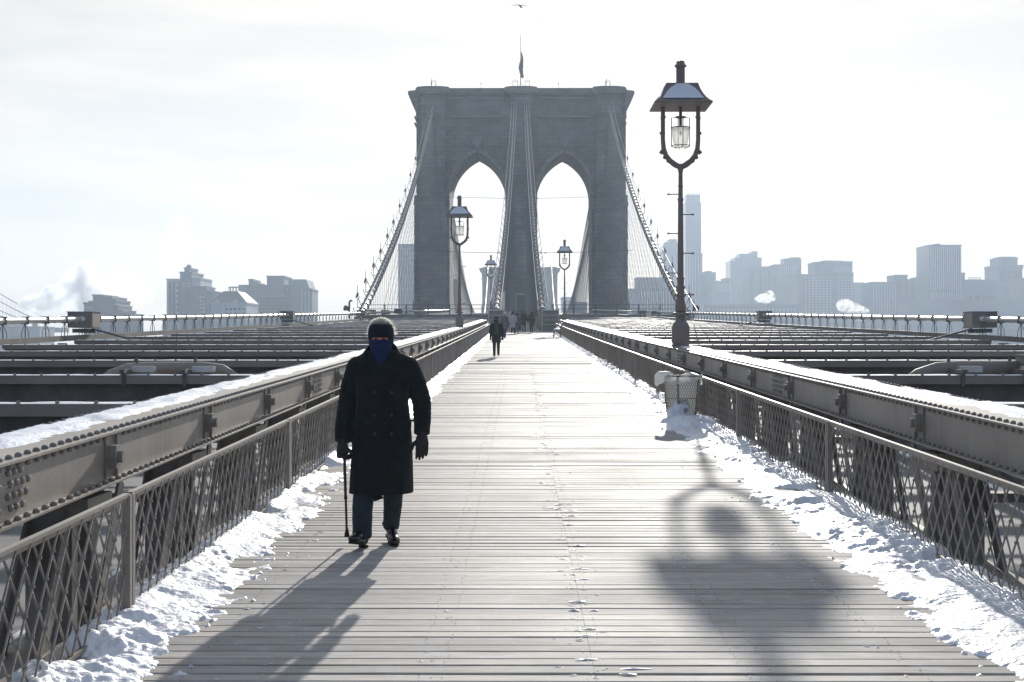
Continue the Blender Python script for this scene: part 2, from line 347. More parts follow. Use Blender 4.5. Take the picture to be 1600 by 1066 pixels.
def m_bag():
    m = bpy.data.materials.new('translucent_bag'); m.use_nodes = True; t = m.node_tree; b = t.nodes['Principled BSDF']; L = t.links
    tr = t.nodes.new('ShaderNodeBsdfTranslucent'); tr.inputs['Color'].default_value = (0.85, 0.86, 0.84, 1); b.inputs['Base Color'].default_value = (0.75, 0.76, 0.76, 1); b.inputs['Roughness'].default_value = 0.3
    a1 = t.nodes.new('ShaderNodeMixShader'); a1.inputs[0].default_value = 0.18
    L.new(tr.outputs[0], a1.inputs[1]); L.new(b.outputs[0], a1.inputs[2]); L.new(a1.outputs[0], t.nodes['Material Output'].inputs['Surface'])
    return m
M['bag'] = m_bag()

def hashn(i, j, s):
    h = (i.astype(np.int64) * 374761393 + j.astype(np.int64) * 668265263 + s * 1442695041) & 0x7fffffff
    h = (h ^ (h >> 13)) * 1274126177 & 0x7fffffff
    return ((h ^ (h >> 16)) & 0xffff) / 65535.0
def vn(x, y, s=0):
    x = np.asarray(x, float); y = np.asarray(y, float)
    i = np.floor(x); j = np.floor(y); fx = x - i; fy = y - j; fx = fx * fx * (3 - 2 * fx); fy = fy * fy * (3 - 2 * fy)
    a = hashn(i, j, s); b = hashn(i + 1, j, s); c = hashn(i, j + 1, s); d = hashn(i + 1, j + 1, s)
    return (a * (1 - fx) + b * fx) * (1 - fy) + (c * (1 - fx) + d * fx) * fy
def fbm(x, y, s=0, o=4):
    r = 0; a = 0.5
    for k in range(o): r = r + a * vn(x * 2 ** k, y * 2 ** k, s + k * 17); a *= 0.5
    return r / (1 - 0.5 ** o)
dzv = np.vectorize(dz)

# ------------------------------------------------------------------ the setting: river, roadways, boardwalk, snow
def sheet(name, x0, x1, ys, zf, m, thick=0.0, kind='structure'):
    b = MB()
    for i in range(len(ys) - 1):
        a, c = ys[i], ys[i + 1]
        b.add([(x0, a, zf(a)), (x1, a, zf(a)), (x1, c, zf(c)), (x0, c, zf(c))], [(0, 1, 2, 3)])
        if thick: b.add([(x0, a, zf(a) - thick), (x1, a, zf(a) - thick), (x1, c, zf(c) - thick), (x0, c, zf(c) - thick)], [(3, 2, 1, 0)])
    return tag(b.build(name, m), kind=kind)
WATER = -36.0
b = MB(); b.add([(-6000, -600, WATER), (6000, -600, WATER), (6000, 8000, WATER), (-6000, 8000, WATER)], [(0, 1, 2, 3)])
tag(b.build('river', M['water']), kind='structure')
b = MB(); b.add([(-3000, 520, WATER + 1.5), (3000, 700, WATER + 1.5), (3000, 7000, WATER + 1.5), (-3000, 7000, WATER + 1.5)], [(0, 1, 2, 3)])
b.add([(-3000, 520, WATER - 1), (3000, 700, WATER - 1), (3000, 700, WATER + 1.5), (-3000, 520, WATER + 1.5)], [(0, 1, 2, 3)])
tag(b.build('far_shore', mat('city_ground', (0.12, 0.12, 0.12), 0.9, var=0.3, vscale=0.02)), kind='structure')
ys = [-30, 0, 20, 40, 60, 80, 115, 150, 272, 400, 758, 800]
ROAD = -3.2
for sx in (-1, 1):
    sheet('roadway', sx * 2.9 if sx > 0 else -13.0, 13.0 if sx > 0 else -2.9, ys, lambda y: dz(y) + ROAD, M['asphalt'], 0.3)
b = MB()
for sx in (-1, 1):
    for k in range(40):
        y = -10 + k * 6.0; z = dz(y) + ROAD + 0.004
        b.add([(sx * 8.1 - 0.07, y, z), (sx * 8.1 + 0.07, y, z), (sx * 8.1 + 0.07, y + 2, dz(y + 2) + ROAD + 0.004), (sx * 8.1 - 0.07, y + 2, dz(y + 2) + ROAD + 0.004)], [(0, 1, 2, 3)])
tag(b.build('lane_marking', M['linepaint']), kind='structure')

# boardwalk of individual planks
def boardwalk():
    y = 1.5; vs = []; fs = []; rn = []
    while y < 272:
        wd = 0.150 + random.uniform(-0.004, 0.004); gp = random.choice([0.007, 0.009, 0.011, 0.013, 0.015, 0.020, 0.032])
        if y > 60: wd = 0.29
        halves = ((-2.75, 0.0), (0.0015, 2.75)); base_ = (random.random(), random.uniform(-0.0022, 0.0022), random.uniform(-0.003, 0.003))
        for (xa, xb) in halves:
            if y > 118: xa, xb = max(xa, -1.45), min(xb, 1.45)
            dzz = base_[1] + random.uniform(-0.0005, 0.0005); tl = base_[2]; tx = random.uniform(-0.002, 0.002)
            y0 = y + random.uniform(0, 0.003); y1 = y + wd - gp; c = 0.004
            z0, z1 = dz(y0) + dzz - tl, dz(y1) + dzz + tl
            o = len(vs)
            for (x, t_) in ((xa, -tx), (xb, tx)):
                vs += [(x, y0, z0 - 0.05), (x, y0, z0 - c + t_), (x, y0 + c, z0 + t_), (x, y1 - c, z1 + t_), (x, y1, z1 - c + t_), (x, y1, z1 - 0.05)]
            for k in range(5): fs.append((o + k, o + k + 1, o + k + 7, o + k + 6)); rn.append(0)
            fs.append((o, o + 6, o + 11, o + 5)); rn.append(0)
            fs.append((o, o + 5, o + 4, o + 3, o + 2, o + 1)); fs.append((o + 6, o + 7, o + 8, o + 9, o + 10, o + 11)); rn += [0, 0]
            r = min(1, max(0, base_[0] + random.uniform(-0.12, 0.12))); rn[-8:] = [r] * 8
        y += wd
    me = bpy.data.meshes.new('boardwalk'); me.from_pydata(vs, [], fs); me.materials.append(M['wood'])
    a = me.attributes.new('rnd', 'FLOAT', 'FACE'); a.data.foreach_set('value', rn)
    bm = bmesh.new(); bm.from_mesh(me); bmesh.ops.recalc_face_normals(bm, faces=bm.faces); bm.to_mesh(me); bm.free()
    o = bpy.data.objects.new('boardwalk', me); COL.objects.link(o); tag(o, kind='structure')
    j = MB()
    for x in (-2.4, -1.6, -0.8, 0.0, 0.8, 1.6, 2.4):
        for a_, c_ in zip(ys[:-4], ys[1:-3]):
            a2 = max(a_, 1.5)
            if c_ > a2: j.bar((x, a2, dz(a2) - 0.16), (x, c_, dz(c_) - 0.16), 0.16, 0.2)
    jo = j.build('joists', M['joist']); tag(jo, kind='structure')
    # screw heads with frost, paired on every joist line
    s = MB(); yy = 5.5
    while yy < 45:
        for x in (-2.0, -0.86, -0.74, -0.03, 0.05, 0.74, 0.86, 1.6):
            for q in (0.035, 0.105):
                if random.random() < 0.6:
                    cx, cy = x + random.uniform(-0.012, 0.012), yy + q + random.uniform(-0.01, 0.01); r = random.uniform(0.003, 0.005)
                    s.lathe([(r, 0.0), (r * 0.7, 0.0025)], (cx, cy, dz(cy) + 0.004), 5)
        yy += 0.15
    so = s.build('screw_head', M['wire'], o); so['kind'] = 'stuff'
boardwalk()

def height_sheet(name, x0, x1, y0, y1, nx, ysteps, hf, m, label=None, parent=None, kind='stuff'):
    yy = np.array(ysteps); xx = np.linspace(x0, x1, nx)
    X, Y = np.meshgrid(xx, yy); Z = hf(X, Y)
    v = np.stack([X, Y, Z], -1).reshape(-1, 3); ny = len(yy)
    idx = np.arange(ny * nx).reshape(ny, nx)
    f = np.stack([idx[:-1, :-1], idx[:-1, 1:], idx[1:, 1:], idx[1:, :-1]], -1).reshape(-1, 4)
    me = bpy.data.meshes.new(name); me.from_pydata(v.tolist(), [], f.tolist()); me.materials.append(m)
    me.polygons.foreach_set('use_smooth', [True] * len(me.polygons))
    o = bpy.data.objects.new(name, me); COL.objects.link(o)
    tag(o, label, 'snow', kind=kind); return o
def ysteps(a, b, s0, g):
    r = [a]
    while r[-1] < b: r.append(r[-1] + max(s0, r[-1] * g))
    return r
def bank(side):
    def hf(X, Y):
        ax = np.abs(X)
        if side < 0: edge = 2.14 + 0.0022 * Y + 0.11 * (fbm(Y * 1.3, Y * 0 + 3, 5) - 0.5) * 2
        else: edge = 1.86 + 0.0055 * Y + 0.12 * (fbm(Y * 1.1, Y * 0 + 9, 8) - 0.5) * 2
        edge = edge + 0.16 * (fbm(X * 5, Y * 5, 31) - 0.5) * 2
        t = np.clip((ax - edge) / 0.40, -1, 1)
        body = np.where(t > 0, t ** 0.85, t)
        n1 = fbm(X * 1.9, Y * 1.6, 1, 3); n2 = fbm(X * 9, Y * 7.5, 2, 4); n3 = fbm(X * 30, Y * 30, 3, 2)
        rough = np.clip((fbm(X * 1.6 + 5, Y * 1.2, 61, 2) - 0.36) * 3.2, 0.12, 1)
        rid = np.clip(1 - np.abs(2 * fbm(X * 5.5, Y * 4.2, 44, 3) - 1) * 3.2, 0, 1)
        h = body * (0.018 + 0.075 * n1) + (0.062 * (n2 - 0.5) + 0.016 * (n3 - 0.5) + 0.020 * (rid - 0.3)) * rough * np.clip(body + 0.3, 0, 1) + 0.006 * (n3 - 0.5)
        crumbs = np.clip(fbm(X * 16, Y * 16, 77, 3) - 0.63, 0, 1) * 0.25 * np.clip(1 + t * 1.6, 0, 1)
        h = np.where(t <= 0, -0.028 + crumbs * 0.85 + 0.02 * (n2 - 0.5), h - 0.006 + 0.5 * crumbs * np.clip(1 - t * 2, 0, 1))
        # trodden hollows
        hol = fbm(X * 2.6 + 40, Y * 2.1, 91, 2); h = h - np.clip(hol - 0.58, 0, 1) * 0.30 * np.clip(t, 0, 1)
        h = h + 0.02 * np.clip((ax - 2.45) / 0.15, 0, 1)
        if side > 0: h = h + 0.16 * np.exp(-((X - 2.2) ** 2 / 0.14 + (Y - 21.9) ** 2 / 0.5))
        return dzv(Y) + h
    a, c = (-2.72, -1.5) if side < 0 else (1.2, 2.72)
    lab = 'strip of trodden snow along the fence on the %s edge of the boardwalk' % ('left' if side < 0 else 'right')
    height_sheet('snow_bank', a, c, 4.5, 116, 95, ysteps(4.5, 116, 0.016, 0.0019), hf, M['snow_dirty'], lab)
bank(-1); bank(1)
# small ice and snow scraps on the planks
b = MB()
def scrap(x, y, r, st=1.0):
    n = 7; vs = [(x, y, dz(y) + 0.004 + min(r * 0.18, 0.004))]
    for k in range(n):
        a = 2 * math.pi * k / n; q = r * random.uniform(0.5, 1.2); yy = y + q * math.sin(a) * 0.6; vs.append((x + q * st * math.cos(a), yy, dz(yy) + 0.003))
    b.add(vs, [(0, 1 + k, 1 + (k + 1) % n) for k in range(n)])
for k in range(300):
    y = 5.5 + random.random() ** 1.6 * 35; scrap(random.gauss(0.02, 0.09), y, random.choice([0.006, 0.01, 0.012, 0.03]), random.uniform(1, 3.5))
for k in range(420):
    y = 5.5 + random.random() ** 1.5 * 30
    x = random.choice([-1.6, -0.8, 0.8, 1.55]) + random.gauss(0, 0.04) + random.gauss(0, 0.01); scrap(x, y, random.uniform(0.004, 0.010), random.uniform(1, 2))
for k in range(260):
    y = 5.5 + random.random() * 40; s_ = random.choice([-1, 1]); x = s_ * ((2.0 if s_ < 0 else 1.7) - abs(random.gauss(0, 0.16))); scrap(x, y, random.uniform(0.008, 0.03))
tag(b.build('snow_scraps', M['snow']), 'crumbs of ice and snow scattered over the planks', 'snow', kind='stuff')

# ------------------------------------------------------------------ side girders, fences
HG = 1.0; GW = 0.6; GX = 3.0; GEND = 116.0; MOD = 2.8
def seg(y0, y1, st=4.0):
    r = [y0]
    while r[-1] < y1 - 1e-6: r.append(min(r[-1] + st, y1))
    return r
def run(b, x, y0, y1, dzo, w, h, st=4.0):
    s_ = seg(y0, y1, st)
    for a, c in zip(s_[:-1], s_[1:]): b.bar((x, a, dz(a) + dzo), (x, c, dz(c) + dzo), w, h)
def girder(side):
    nm = 'left' if side < 0 else 'right'
    g = thing('side_girder', 'riveted brown steel girder topped with snow along the %s side of the boardwalk' % nm, 'girder', (side * (GX + GW / 2), 3.0, dz(3)))
    Y0 = 2.0; sd_ = side
    b = MB(); run(b, sd_ * (GX + GW / 2), Y0, GEND, HG - 0.0075, GW + 0.05, 0.015); b.build('top_plate', M['steel'], g, True)
    b = MB(); run(b, sd_ * (GX + 0.012), Y0, GEND, HG - 0.16, 0.012, 0.29); run(b, sd_ * (GX + GW - 0.012), Y0, GEND, HG - 0.16, 0.012, 0.29); b.build('web_plate', M['steel'], g, True)
    b = MB(); run(b, sd_ * (GX - 0.03), Y0, GEND, HG - 0.311, 0.10, 0.012); run(b, sd_ * (GX + GW + 0.03), Y0, GEND, HG - 0.311, 0.10, 0.012); b.build('bottom_flange', M['steel'], g, True)
    # brackets with hexagonal pin nuts
    ph = 9.0 if side < 0 else 9.0
    y = ph - 2 * MOD
    while y < GEND:
        if y > 2:
            b = MB(); z = dz(y) + HG - 0.155
            b.box((sd_ * (GX - 0.001), y + 0.03, z), (0.016, 0.20, 0.265)); b.box((sd_ * (GX - 0.014), y + 0.115, z), (0.035, 0.014, 0.27))
            br = b.build('bracket', M['steel2'], g, True)
            b = MB(); b.prism([(y + 0.072 * math.cos(a), z + 0.085 * math.sin(a)) for a in [k * math.pi / 3 for k in range(6)]], sd_ * (GX - 0.009), sd_ * (GX - 0.065), 'x')
            b.prism([(y + 0.035 * math.cos(a), z + 0.04 * math.sin(a)) for a in [k * math.pi / 5 for k in range(10)]], sd_ * (GX - 0.065), sd_ * (GX - 0.10), 'x')
            b.build('pin_nut', M['steel2'], br)
        y += MOD
    # rivets
    it = []
    y = 3.0
    while y < 75:
        it.append((sd_ * (GX + 0.035), y, dz(y) + HG, 0)); it.append((sd_ * (GX + GW - 0.035), y, dz(y) + HG, 0))
        if y < 40: it.append((sd_ * (GX - 0.045), y + 0.05, dz(y + .05) + HG - 0.305, 0))
        if y < 40: it.append((sd_ * (GX + 0.004), y + 0.05, dz(y + .05) + HG - 0.030, 1))
        y += 0.14
    for ys_ in (7.15, 18.35, 29.55, 40.75):
        for r_, n_ in enumerate((3, 4, 4, 3)):
            for c_ in range(-n_, n_ + 1):
                if c_ == 0: continue
                yy = ys_ + c_ * 0.085 + (0.03 if r_ % 2 else 0); it.append((sd_ * (GX + 0.004), yy, dz(yy) + HG - 0.06 - r_ * 0.062, 1))
    it = [i for i in it if i[1] > 6.6]; it.sort(key=lambda i: i[1])
    def rv(b, i):
        x, y, z, k = i; r = 0.021
        if k == 0: b.lathe([(r, -0.004), (r * 0.95, 0.012), (r * 0.6, 0.021), (0.003, 0.024)], (x, y, z), 8)
        else:
            n = 8; vs = []
            for (rr, q) in ((r, 0.004), (r * .9, 0.012), (r * .5, 0.020)):
                for kk in range(n):
                    a = 2 * math.pi * kk / n; vs.append((x - sd_ * q, y + rr * math.cos(a), z + rr * math.sin(a)))
            fs = [(i2 * n + kk, i2 * n + (kk + 1) % n, (i2 + 1) * n + (kk + 1) % n, (i2 + 1) * n + kk) for i2 in range(2) for kk in range(n)] + [tuple(range(2 * n, 3 * n))]
            b.add(vs, fs)
    many('rivet', it, rv, M['steel2'], g, True)
    # snow lying on the girder
    def hf(X, Y):
        u = (np.abs(X) - GX) / GW
        n1 = fbm(X * 3 + 9 * side, Y * 1.3, 12, 4); n2 = fbm(X * 14, Y * 9, 13, 3)
        lean = np.clip((u - 0.28) / 0.30, 0, 1)
        amt = np.clip(n1 - 0.40 + 0.26 * lean, -0.2, 1) * 0.042 * np.clip((1.03 - u) * 9, 0, 1)
        h = -0.05 * np.clip(0.50 - fbm(X * 5, Y * 2.0, 71, 4), 0, 1) + amt * (0.25 + lean) + 0.018 * (n2 - 0.5) - 0.013 + 0.012 * lean
        near = np.clip(1.2 - np.abs(u - 0.0) * 9, 0, 1)
        return dzv(Y) + HG + h - 0.03 * near
    a, c = (sd_ * GX, sd_ * (GX + GW))
    o = height_sheet('snow_cover', min(a, c) + 0.01, max(a, c) - 0.002, 0, 0, 22, ysteps(3.5, 116, 0.045, 0.003), hf, M['snow'], 'thin bumpy snow lying on top of the %s girder' % nm)
    # open truss below the girder: laced posts and diagonals
    t = thing('side_truss', 'open laced steel truss behind the fence under the %s girder' % nm, 'truss', (sd_ * (GX + 0.3), 3.0, dz(3) - 4.5))
    xs = sd_ * (GX + 0.3)
    b = MB(); run(b, xs, 2, GEND, ROAD + 0.22, 0.5, 0.35); b.build('bottom_chord', M['steel2'], t, True)
    y = 9.0 - 2 * MOD; k = 0
    while y < GEND:
        if y > 3:
            b = MB(); top = dz(y) + HG - 0.40; bot = dz(y) + ROAD + 0.4
            for q in (-0.20, 0.20):
                b.box2((xs - 0.14, y + q - 0.055, bot), (xs + 0.14, y + q - 0.04, top)); b.box2((xs - sd_ * 0.15, y + q - 0.055, bot), (xs - sd_ * 0.138, y + q + 0.06, top))
            if y < 60:
                z = bot; s2 = 1
                while z < top - 0.2:
                    b.bar((xs - sd_ * 0.130, y - 0.2 * s2, z), (xs - sd_ * 0.130, y + 0.2 * s2, z + 0.24), 0.012, 0.055, up=(0, 0, 1)); z += 0.24; s2 = -s2
                b.box2((xs - 0.25, y - 0.26, top - 0.14), (xs + 0.25, y + 0.26, top))
            b.build('post', M['steel2'], t, True)
            b = MB(); y2 = y + MOD
            for q in (-0.12, 0.12):
                b.bar((xs + q, y + 0.15, bot), (xs + q, y2 - 0.15, dz(y2) + HG - 0.45), 0.02, 0.16); b.bar((xs + q * .6, y + 0.15, dz(y) + HG - 0.5), (xs + q * .6, y2 - 0.15, dz(y2) + ROAD + 0.5), 0.015, 0.09)
            b.build('diagonal', M['steel2'], t, True)
            b = MB(); b.bar((xs - sd_ * 0.17, y - 0.05, dz(y) - 0.55), (xs - sd_ * 0.17, y + 0.75, dz(y) + 0.62), 0.02, 0.11); b.build('knee_brace', M['steel'], t, True)
        y += MOD; k += 1
    b = MB(); b.tube([(xs + sd_ * 0.05, q, dz(q) + 0.60) for q in seg(2, GEND, 4)], 0.03, 8); run(b, xs, 2, GEND, -0.35, 0.3, 0.2); b.build('mid_rail', M['steel2'], t, True)
girder(-1); girder(1)

FX = 2.62; FH = 0.72; PL = 5.6
def fence(side):
    nm = 'left' if side < 0 else 'right'
    f = thing('lattice_fence', 'low brown fence of diamond steel lattice on the %s side of the boardwalk' % nm, 'fence', (side * FX, 3, dz(3)))
    st = (8.1 if side < 0 else 8.0) - PL; x = side * FX; y = st
    while y < GEND - 1:
        y1 = min(y + PL, GEND)
        b = MB(); run(b, x, y + 0.03, y1 - 0.03, FH, 0.035, 0.02, 2.8); run(b, x + side * 0.0, y + 0.03, y1 - 0.03, FH - 0.022, 0.012, 0.03, 2.8); b.build('top_rail', M['steel'], f, True)
        b = MB(); run(b, x, y + 0.03, y1 - 0.03, 0.03, 0.03, 0.02, 2.8)
        s_ = 0.19; hh = FH - 0.04; rise = 0.235; kdy = hh / rise * s_    # along-run of a bar over the full height
        n0 = -int(kdy / s_) - 1; n1 = int((y1 - y) / s_) + 1
        w_ = 0.0105
        for sg in (1, -1):
            for k in range(n0, n1 + int(kdy / s_) + 2):
                a0 = y + k * s_ if sg > 0 else y + k * s_; a1 = a0 + sg * kdy; z0, z1 = 0.03, 0.03 + hh
                # clip to the panel
                lo, hi = y + 0.04, y1 - 0.04; t0, t1 = 0.0, 1.0
                d_ = a1 - a0
                for bound, sgn in ((lo, 1), (hi, -1)):
                    q0 = (a0 - bound) * sgn; q1 = (a1 - bound) * sgn
                    if q0 < 0 and q1 < 0: t0, t1 = 1, 0; break
                    if q0 < 0: t0 = max(t0, q0 / (q0 - q1))
                    if q1 < 0: t1 = min(t1, q0 / (q0 - q1))
                if t1 - t0 < 0.02: continue
                ya, yb = a0 + d_ * t0, a0 + d_ * t1; za, zb = z0 + hh * t0, z0 + hh * t1
                b.bar((x + sg * 0.005, ya, dz(ya) + za), (x + sg * 0.005, yb, dz(yb) + zb), 0.009, w_)
        if y < 24:                                  # rivets at the crossings
            nr = int(hh / (rise / 2))
            for r_ in range(1, nr + 1):
                for k in range(0, int((y1 - y) / s_) + 1):
                    yy = y + k * s_ + (s_ / 2 if r_ % 2 else 0)
                    if y + 0.05 < yy < y1 - 0.05: b.box((x - side * 0.012, yy, dz(yy) + 0.03 + r_ * rise / 2), (0.006, 0.012, 0.012), (R(45), 0, 0))
        b.build('lattice_panel', M['steel'], f, True)
        b = MB()
        for q in (-0.03, 0.034): b.box((x, y + q, dz(y) + FH / 2 - 0.1), (0.05, 0.045, FH + 0.2))
        b.build('post', M['steel'], f, True)
        y += PL
fence(-1); fence(1)

# ------------------------------------------------------------------ cross beams over the roadways, outer trusses, pipes, boxes
OX = 13.3
def beam(side, y, i):
    nm = 'left' if side < 0 else 'right'
    words = ['nearest', 'second', 'third', 'fourth', 'fifth', 'sixth', 'seventh', 'eighth']
    lab = ('%s snow edged cross beam counted from the camera over the %s roadway' % (words[i], nm)) if i < 8 else 'snow edged cross beam in the tightly stacked far rows over the %s roadway' % nm
    r = thing('cross_beam', lab, 'beam', (side * 8.4, y, dz(y) + HG - 0.4), 0, 'cross beams over the %s roadway' % nm)
    x0, x1 = 3.62, OX - 0.2; T = dz(y) + HG - 0.03; m = (x0 + x1) / 2; W = x1 - x0
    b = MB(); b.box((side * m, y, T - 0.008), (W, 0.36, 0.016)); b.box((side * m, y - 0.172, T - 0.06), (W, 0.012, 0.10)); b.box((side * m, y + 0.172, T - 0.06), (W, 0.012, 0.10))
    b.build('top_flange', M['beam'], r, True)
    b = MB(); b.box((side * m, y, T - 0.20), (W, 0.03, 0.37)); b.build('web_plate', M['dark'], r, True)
    if i < 12:
        b = MB(); z0, z1 = T - 0.39, T - 0.78; x = x0; s2 = 0
        while x + 0.45 < x1:
            b.bar((side * x, y, z0 if s2 == 0 else z1), (side * (x + 0.45), y, z1 if s2 == 0 else z0), 0.03, 0.05, up=(0, 1, 0)); x += 0.45; s2 = 1 - s2
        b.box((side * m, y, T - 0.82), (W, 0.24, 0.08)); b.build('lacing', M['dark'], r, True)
    # snow rim on the flange
    b = MB(); n = int(W / 0.12) if i < 6 else int(W / 0.4); vs = []; rows = 5
    for k in range(n + 1):
        x = x0 + W * k / n
        for q in range(rows):
            u = q / (rows - 1); h = (0.006 + 0.022 * max(0, float(fbm(np.array([x * 4.0]), np.array([y + u * 2]), 3)[0]) - 0.25)) * (1 - abs(2 * u - 1) ** 4) - 0.003
            vs.append((side * x, y - 0.165 + 0.33 * u, T + h))
    fs = [(k * rows + q, k * rows + q + 1, (k + 1) * rows + q + 1, (k + 1) * rows + q) for k in range(n) for q in range(rows - 1)]
    b.add(vs, fs); b.build('snow_layer', M['snow'], r, True, True)
    if i < 14:                       # rivet heads proud of the snow
        b = MB(); x = x0 + 0.1
        while x < x1:
            b.lathe([(0.02, 0.0), (0.018, 0.02), (0.004, 0.03)], (side * x, y - 0.13, T), 6); x += 0.34
        o = b.build('rivet', M['beam'], r, True); o['kind'] = 'stuff'
    return r
for side in (-1, 1):
    y = 12.4; i = 0
    while y < 262:
        beam(side, y, i); y += 5.6; i += 1
# little plates with blank print fixed to the nearest beams
for side, xx in ((-1, -5.35), (1, 4.75)):
    yb = 12.4; T = dz(yb) + HG - 0.03
    t = thing('beam_plate', 'small white plate fixed to the nearest cross beam of the %s roadway' % ('left' if side < 0 else 'right'), 'plate', (xx, yb - 0.19, T - 0.06))
    b = MB(); b.box((xx, yb - 0.183, T - 0.06), (0.085, 0.006, 0.065)); b.build('plate', mat('white_plate', (0.6, 0.6, 0.62), 0.5), t, True)
    b = MB()
    for q in range(3): b.box((xx, yb - 0.1875, T - 0.045 - q * 0.014), (0.062 - 0.01 * q, 0.002, 0.006))
    b.build('print', mat('plate_print', (0.10, 0.10, 0.16), 0.6), t, True)
# steel conduits with clamps lying on the second beams
def conduit(side, x0, x1, yb, z_up, lab, box=False):
    z = dz(yb) + HG + z_up
    t = thing('conduit', lab, 'conduit', ((x0 + x1) / 2, yb, z))
    e = 0.10
    b = MB(); dirx = 1 if x1 > x0 else -1
    pts = [(x0, yb + 0.5, z - 0.2), (x0 + dirx * 0.12, yb + 0.48, z - 0.1), (x0 + dirx * 0.35, yb + 0.45, z - 0.02), (x0 + dirx * 0.6, yb + 0.42, z), (x1, yb + 0.42, z)]
    if not box: pts += [(x1 + dirx * 0.25, yb + 0.36, z - 0.03), (x1 + dirx * 0.42, yb + 0.3, z - 0.13)]
    b.tube(pts, e if box else 0.085, 12); b.build('pipe', M['beam'], t, True, True)
    for q in (0.35, 0.92):
        x = x0 + (x1 - x0) * q
        b = MB(); b.box((x, yb + 0.1, dz(yb) + HG + 0.02), (0.06, 0.75, 0.05)); b.box((x, yb - 0.19, dz(yb) + HG - 0.06), (0.045, 0.02, 0.22)); b.tube([(x, yb + 0.42, z - 0.1), (x, yb + 0.42, z + 0.14)], 0.02, 6); b.build('clamp', M['dark'], t, True)
        b = MB(); b.box((x + 0.18, yb + 0.1, dz(yb) + HG + 0.045), (0.28, 0.12, 0.075)); b.build('packing_block', M['galv'], t, True)
    if box:
        b = MB(); b.box((x1 + 0.33, yb + 0.42, z + 0.01), (0.62, 0.34, 0.30)); b.box((x1 + 0.33, yb + 0.42, z + 0.17), (0.66, 0.38, 0.02)); b.build('junction_box', M['beam'], t, True)
conduit(-1, -5.85, -4.75 + 0.25, 18.0, 0.05, 'short grey pipe clamped across the second beam on the left')
conduit(1, 4.75, 6.15, 18.0, 0.05, 'curved grey pipe running into a junction box on the second right beam', True)

def outer(side):
    nm = 'left' if side < 0 else 'right'; x = side * OX
    t = thing('outer_truss', 'outer steel truss carrying a pale pipe along the %s edge of the bridge' % nm, 'truss', (x, 20, dz(20)))
    for (zz, w_, h_) in ((HG + 0.03, 0.3, 0.14), (ROAD + 0.3, 0.4, 0.4), (-1.6, 0.15, 0.2)):
        b = MB(); ss = seg(6, 268, 6.0); vs = []
        for q in ss: vs += [(x - w_ / 2, q, dz(q) + zz - h_ / 2), (x + w_ / 2, q, dz(q) + zz - h_ / 2), (x + w_ / 2, q, dz(q) + zz + h_ / 2), (x - w_ / 2, q, dz(q) + zz + h_ / 2)]
        b.add(vs, [(i * 4 + k, i * 4 + (k + 1) % 4, i * 4 + 4 + (k + 1) % 4, i * 4 + 4 + k) for i in range(len(ss) - 1) for k in range(4)] + [(3, 2, 1, 0), tuple(range(len(vs) - 4, len(vs)))]); b.build('chord', M['dark'], t, True)
    it = []; y = 9.0
    while y < 266: it.append(y); y += MOD
    def pf(b, y):
        b.box2((x - 0.1, y - 0.12, dz(y) + ROAD + 0.3), (x + 0.1, y + 0.12, dz(y) + HG - 0.1))
    many('post', it, pf, M['beam'], t)
    def df(b, y):
        b.bar((x, y, dz(y) + ROAD + 0.4), (x, y + MOD, dz(y + MOD) + HG - 0.15), 0.06, 0.14); b.bar((x + 0.08, y, dz(y) + HG - 0.15), (x + 0.08, y + MOD, dz(y + MOD) + ROAD + 0.4), 0.04, 0.10)
    many('diagonal', it, df, M['beam'], t)
    # pipe on hoops
    b = MB(); s_ = seg(6, 262, 4.0); b.tube([(x, q, dz(q) + 1.56) for q in s_], 0.085, 10); b.build('pipe', M['galv'], t, True, True)
    it = []; y = 8.0
    while y < 170: it.append(y); y += 1.6
    def hf(b, y):
        z0 = dz(y) + HG + 0.09; z1 = dz(y) + 1.50
        b.tube([(x, y - 0.28, z0), (x, y - 0.26, z0 + 0.16), (x, y, z1), (x, y + 0.26, z0 + 0.16), (x, y + 0.28, z0)], 0.009, 4)
        b.tube([(x, y, z1 - 0.0), (x, y, z0)], 0.014, 4); b.box((x, y, dz(y) + 1.56), (0.20, 0.03, 0.20))
    many('pipe_hoop', it, hf, M['wire'], t)
    for i, yb in enumerate((41.8, 78.6, 115.4)):
        z = dz(yb) + 1.54; w_ = ['nearest', 'second', 'farthest'][i]
        k = thing('junction_box', '%s brown steel box around the pipe on the %s outer truss' % (w_, nm), 'box', (x, yb, z - 0.3), 0, 'steel boxes on the outer pipes')
        b = MB(); b.box((x, yb, z), (0.72, 0.86, 0.46)); b.box((x, yb, z + 0.238), (0.76, 0.9, 0.016)); b.build('housing', M['steel2'], k, True)
        b = MB(); b.box((x - side * 0.363, yb, z), (0.006, 0.78, 0.40)); b.build('side_panel', M['steel'], k, True)
        b = MB(); b.ell((x - side * 0.05, yb - 0.43, z + 0.02), (0.12, 0.03, 0.08), 8, 6); b.ell((x + side * 0.10, yb - 0.43, z - 0.05), (0.07, 0.025, 0.05), 8, 6); b.build('frost_patch', M['snow'], k, True, True)
        b = MB(); b.tube([(x - side * 0.3, yb - 0.2, z - 0.26), (x - side * 0.6, yb - 0.2, z - 0.34), (x - side * 1.6, yb - 0.1, z - 0.62), (x - side * 3.2, yb, z - 0.66)], 0.035, 6); b.box((x, yb - 0.3, z - 0.32), (0.5, 0.06, 0.12)); b.box((x, yb + 0.3, z - 0.32), (0.5, 0.06, 0.12)); b.build('feed_pipe', M['wire'], k, True)
outer(-1); outer(1)

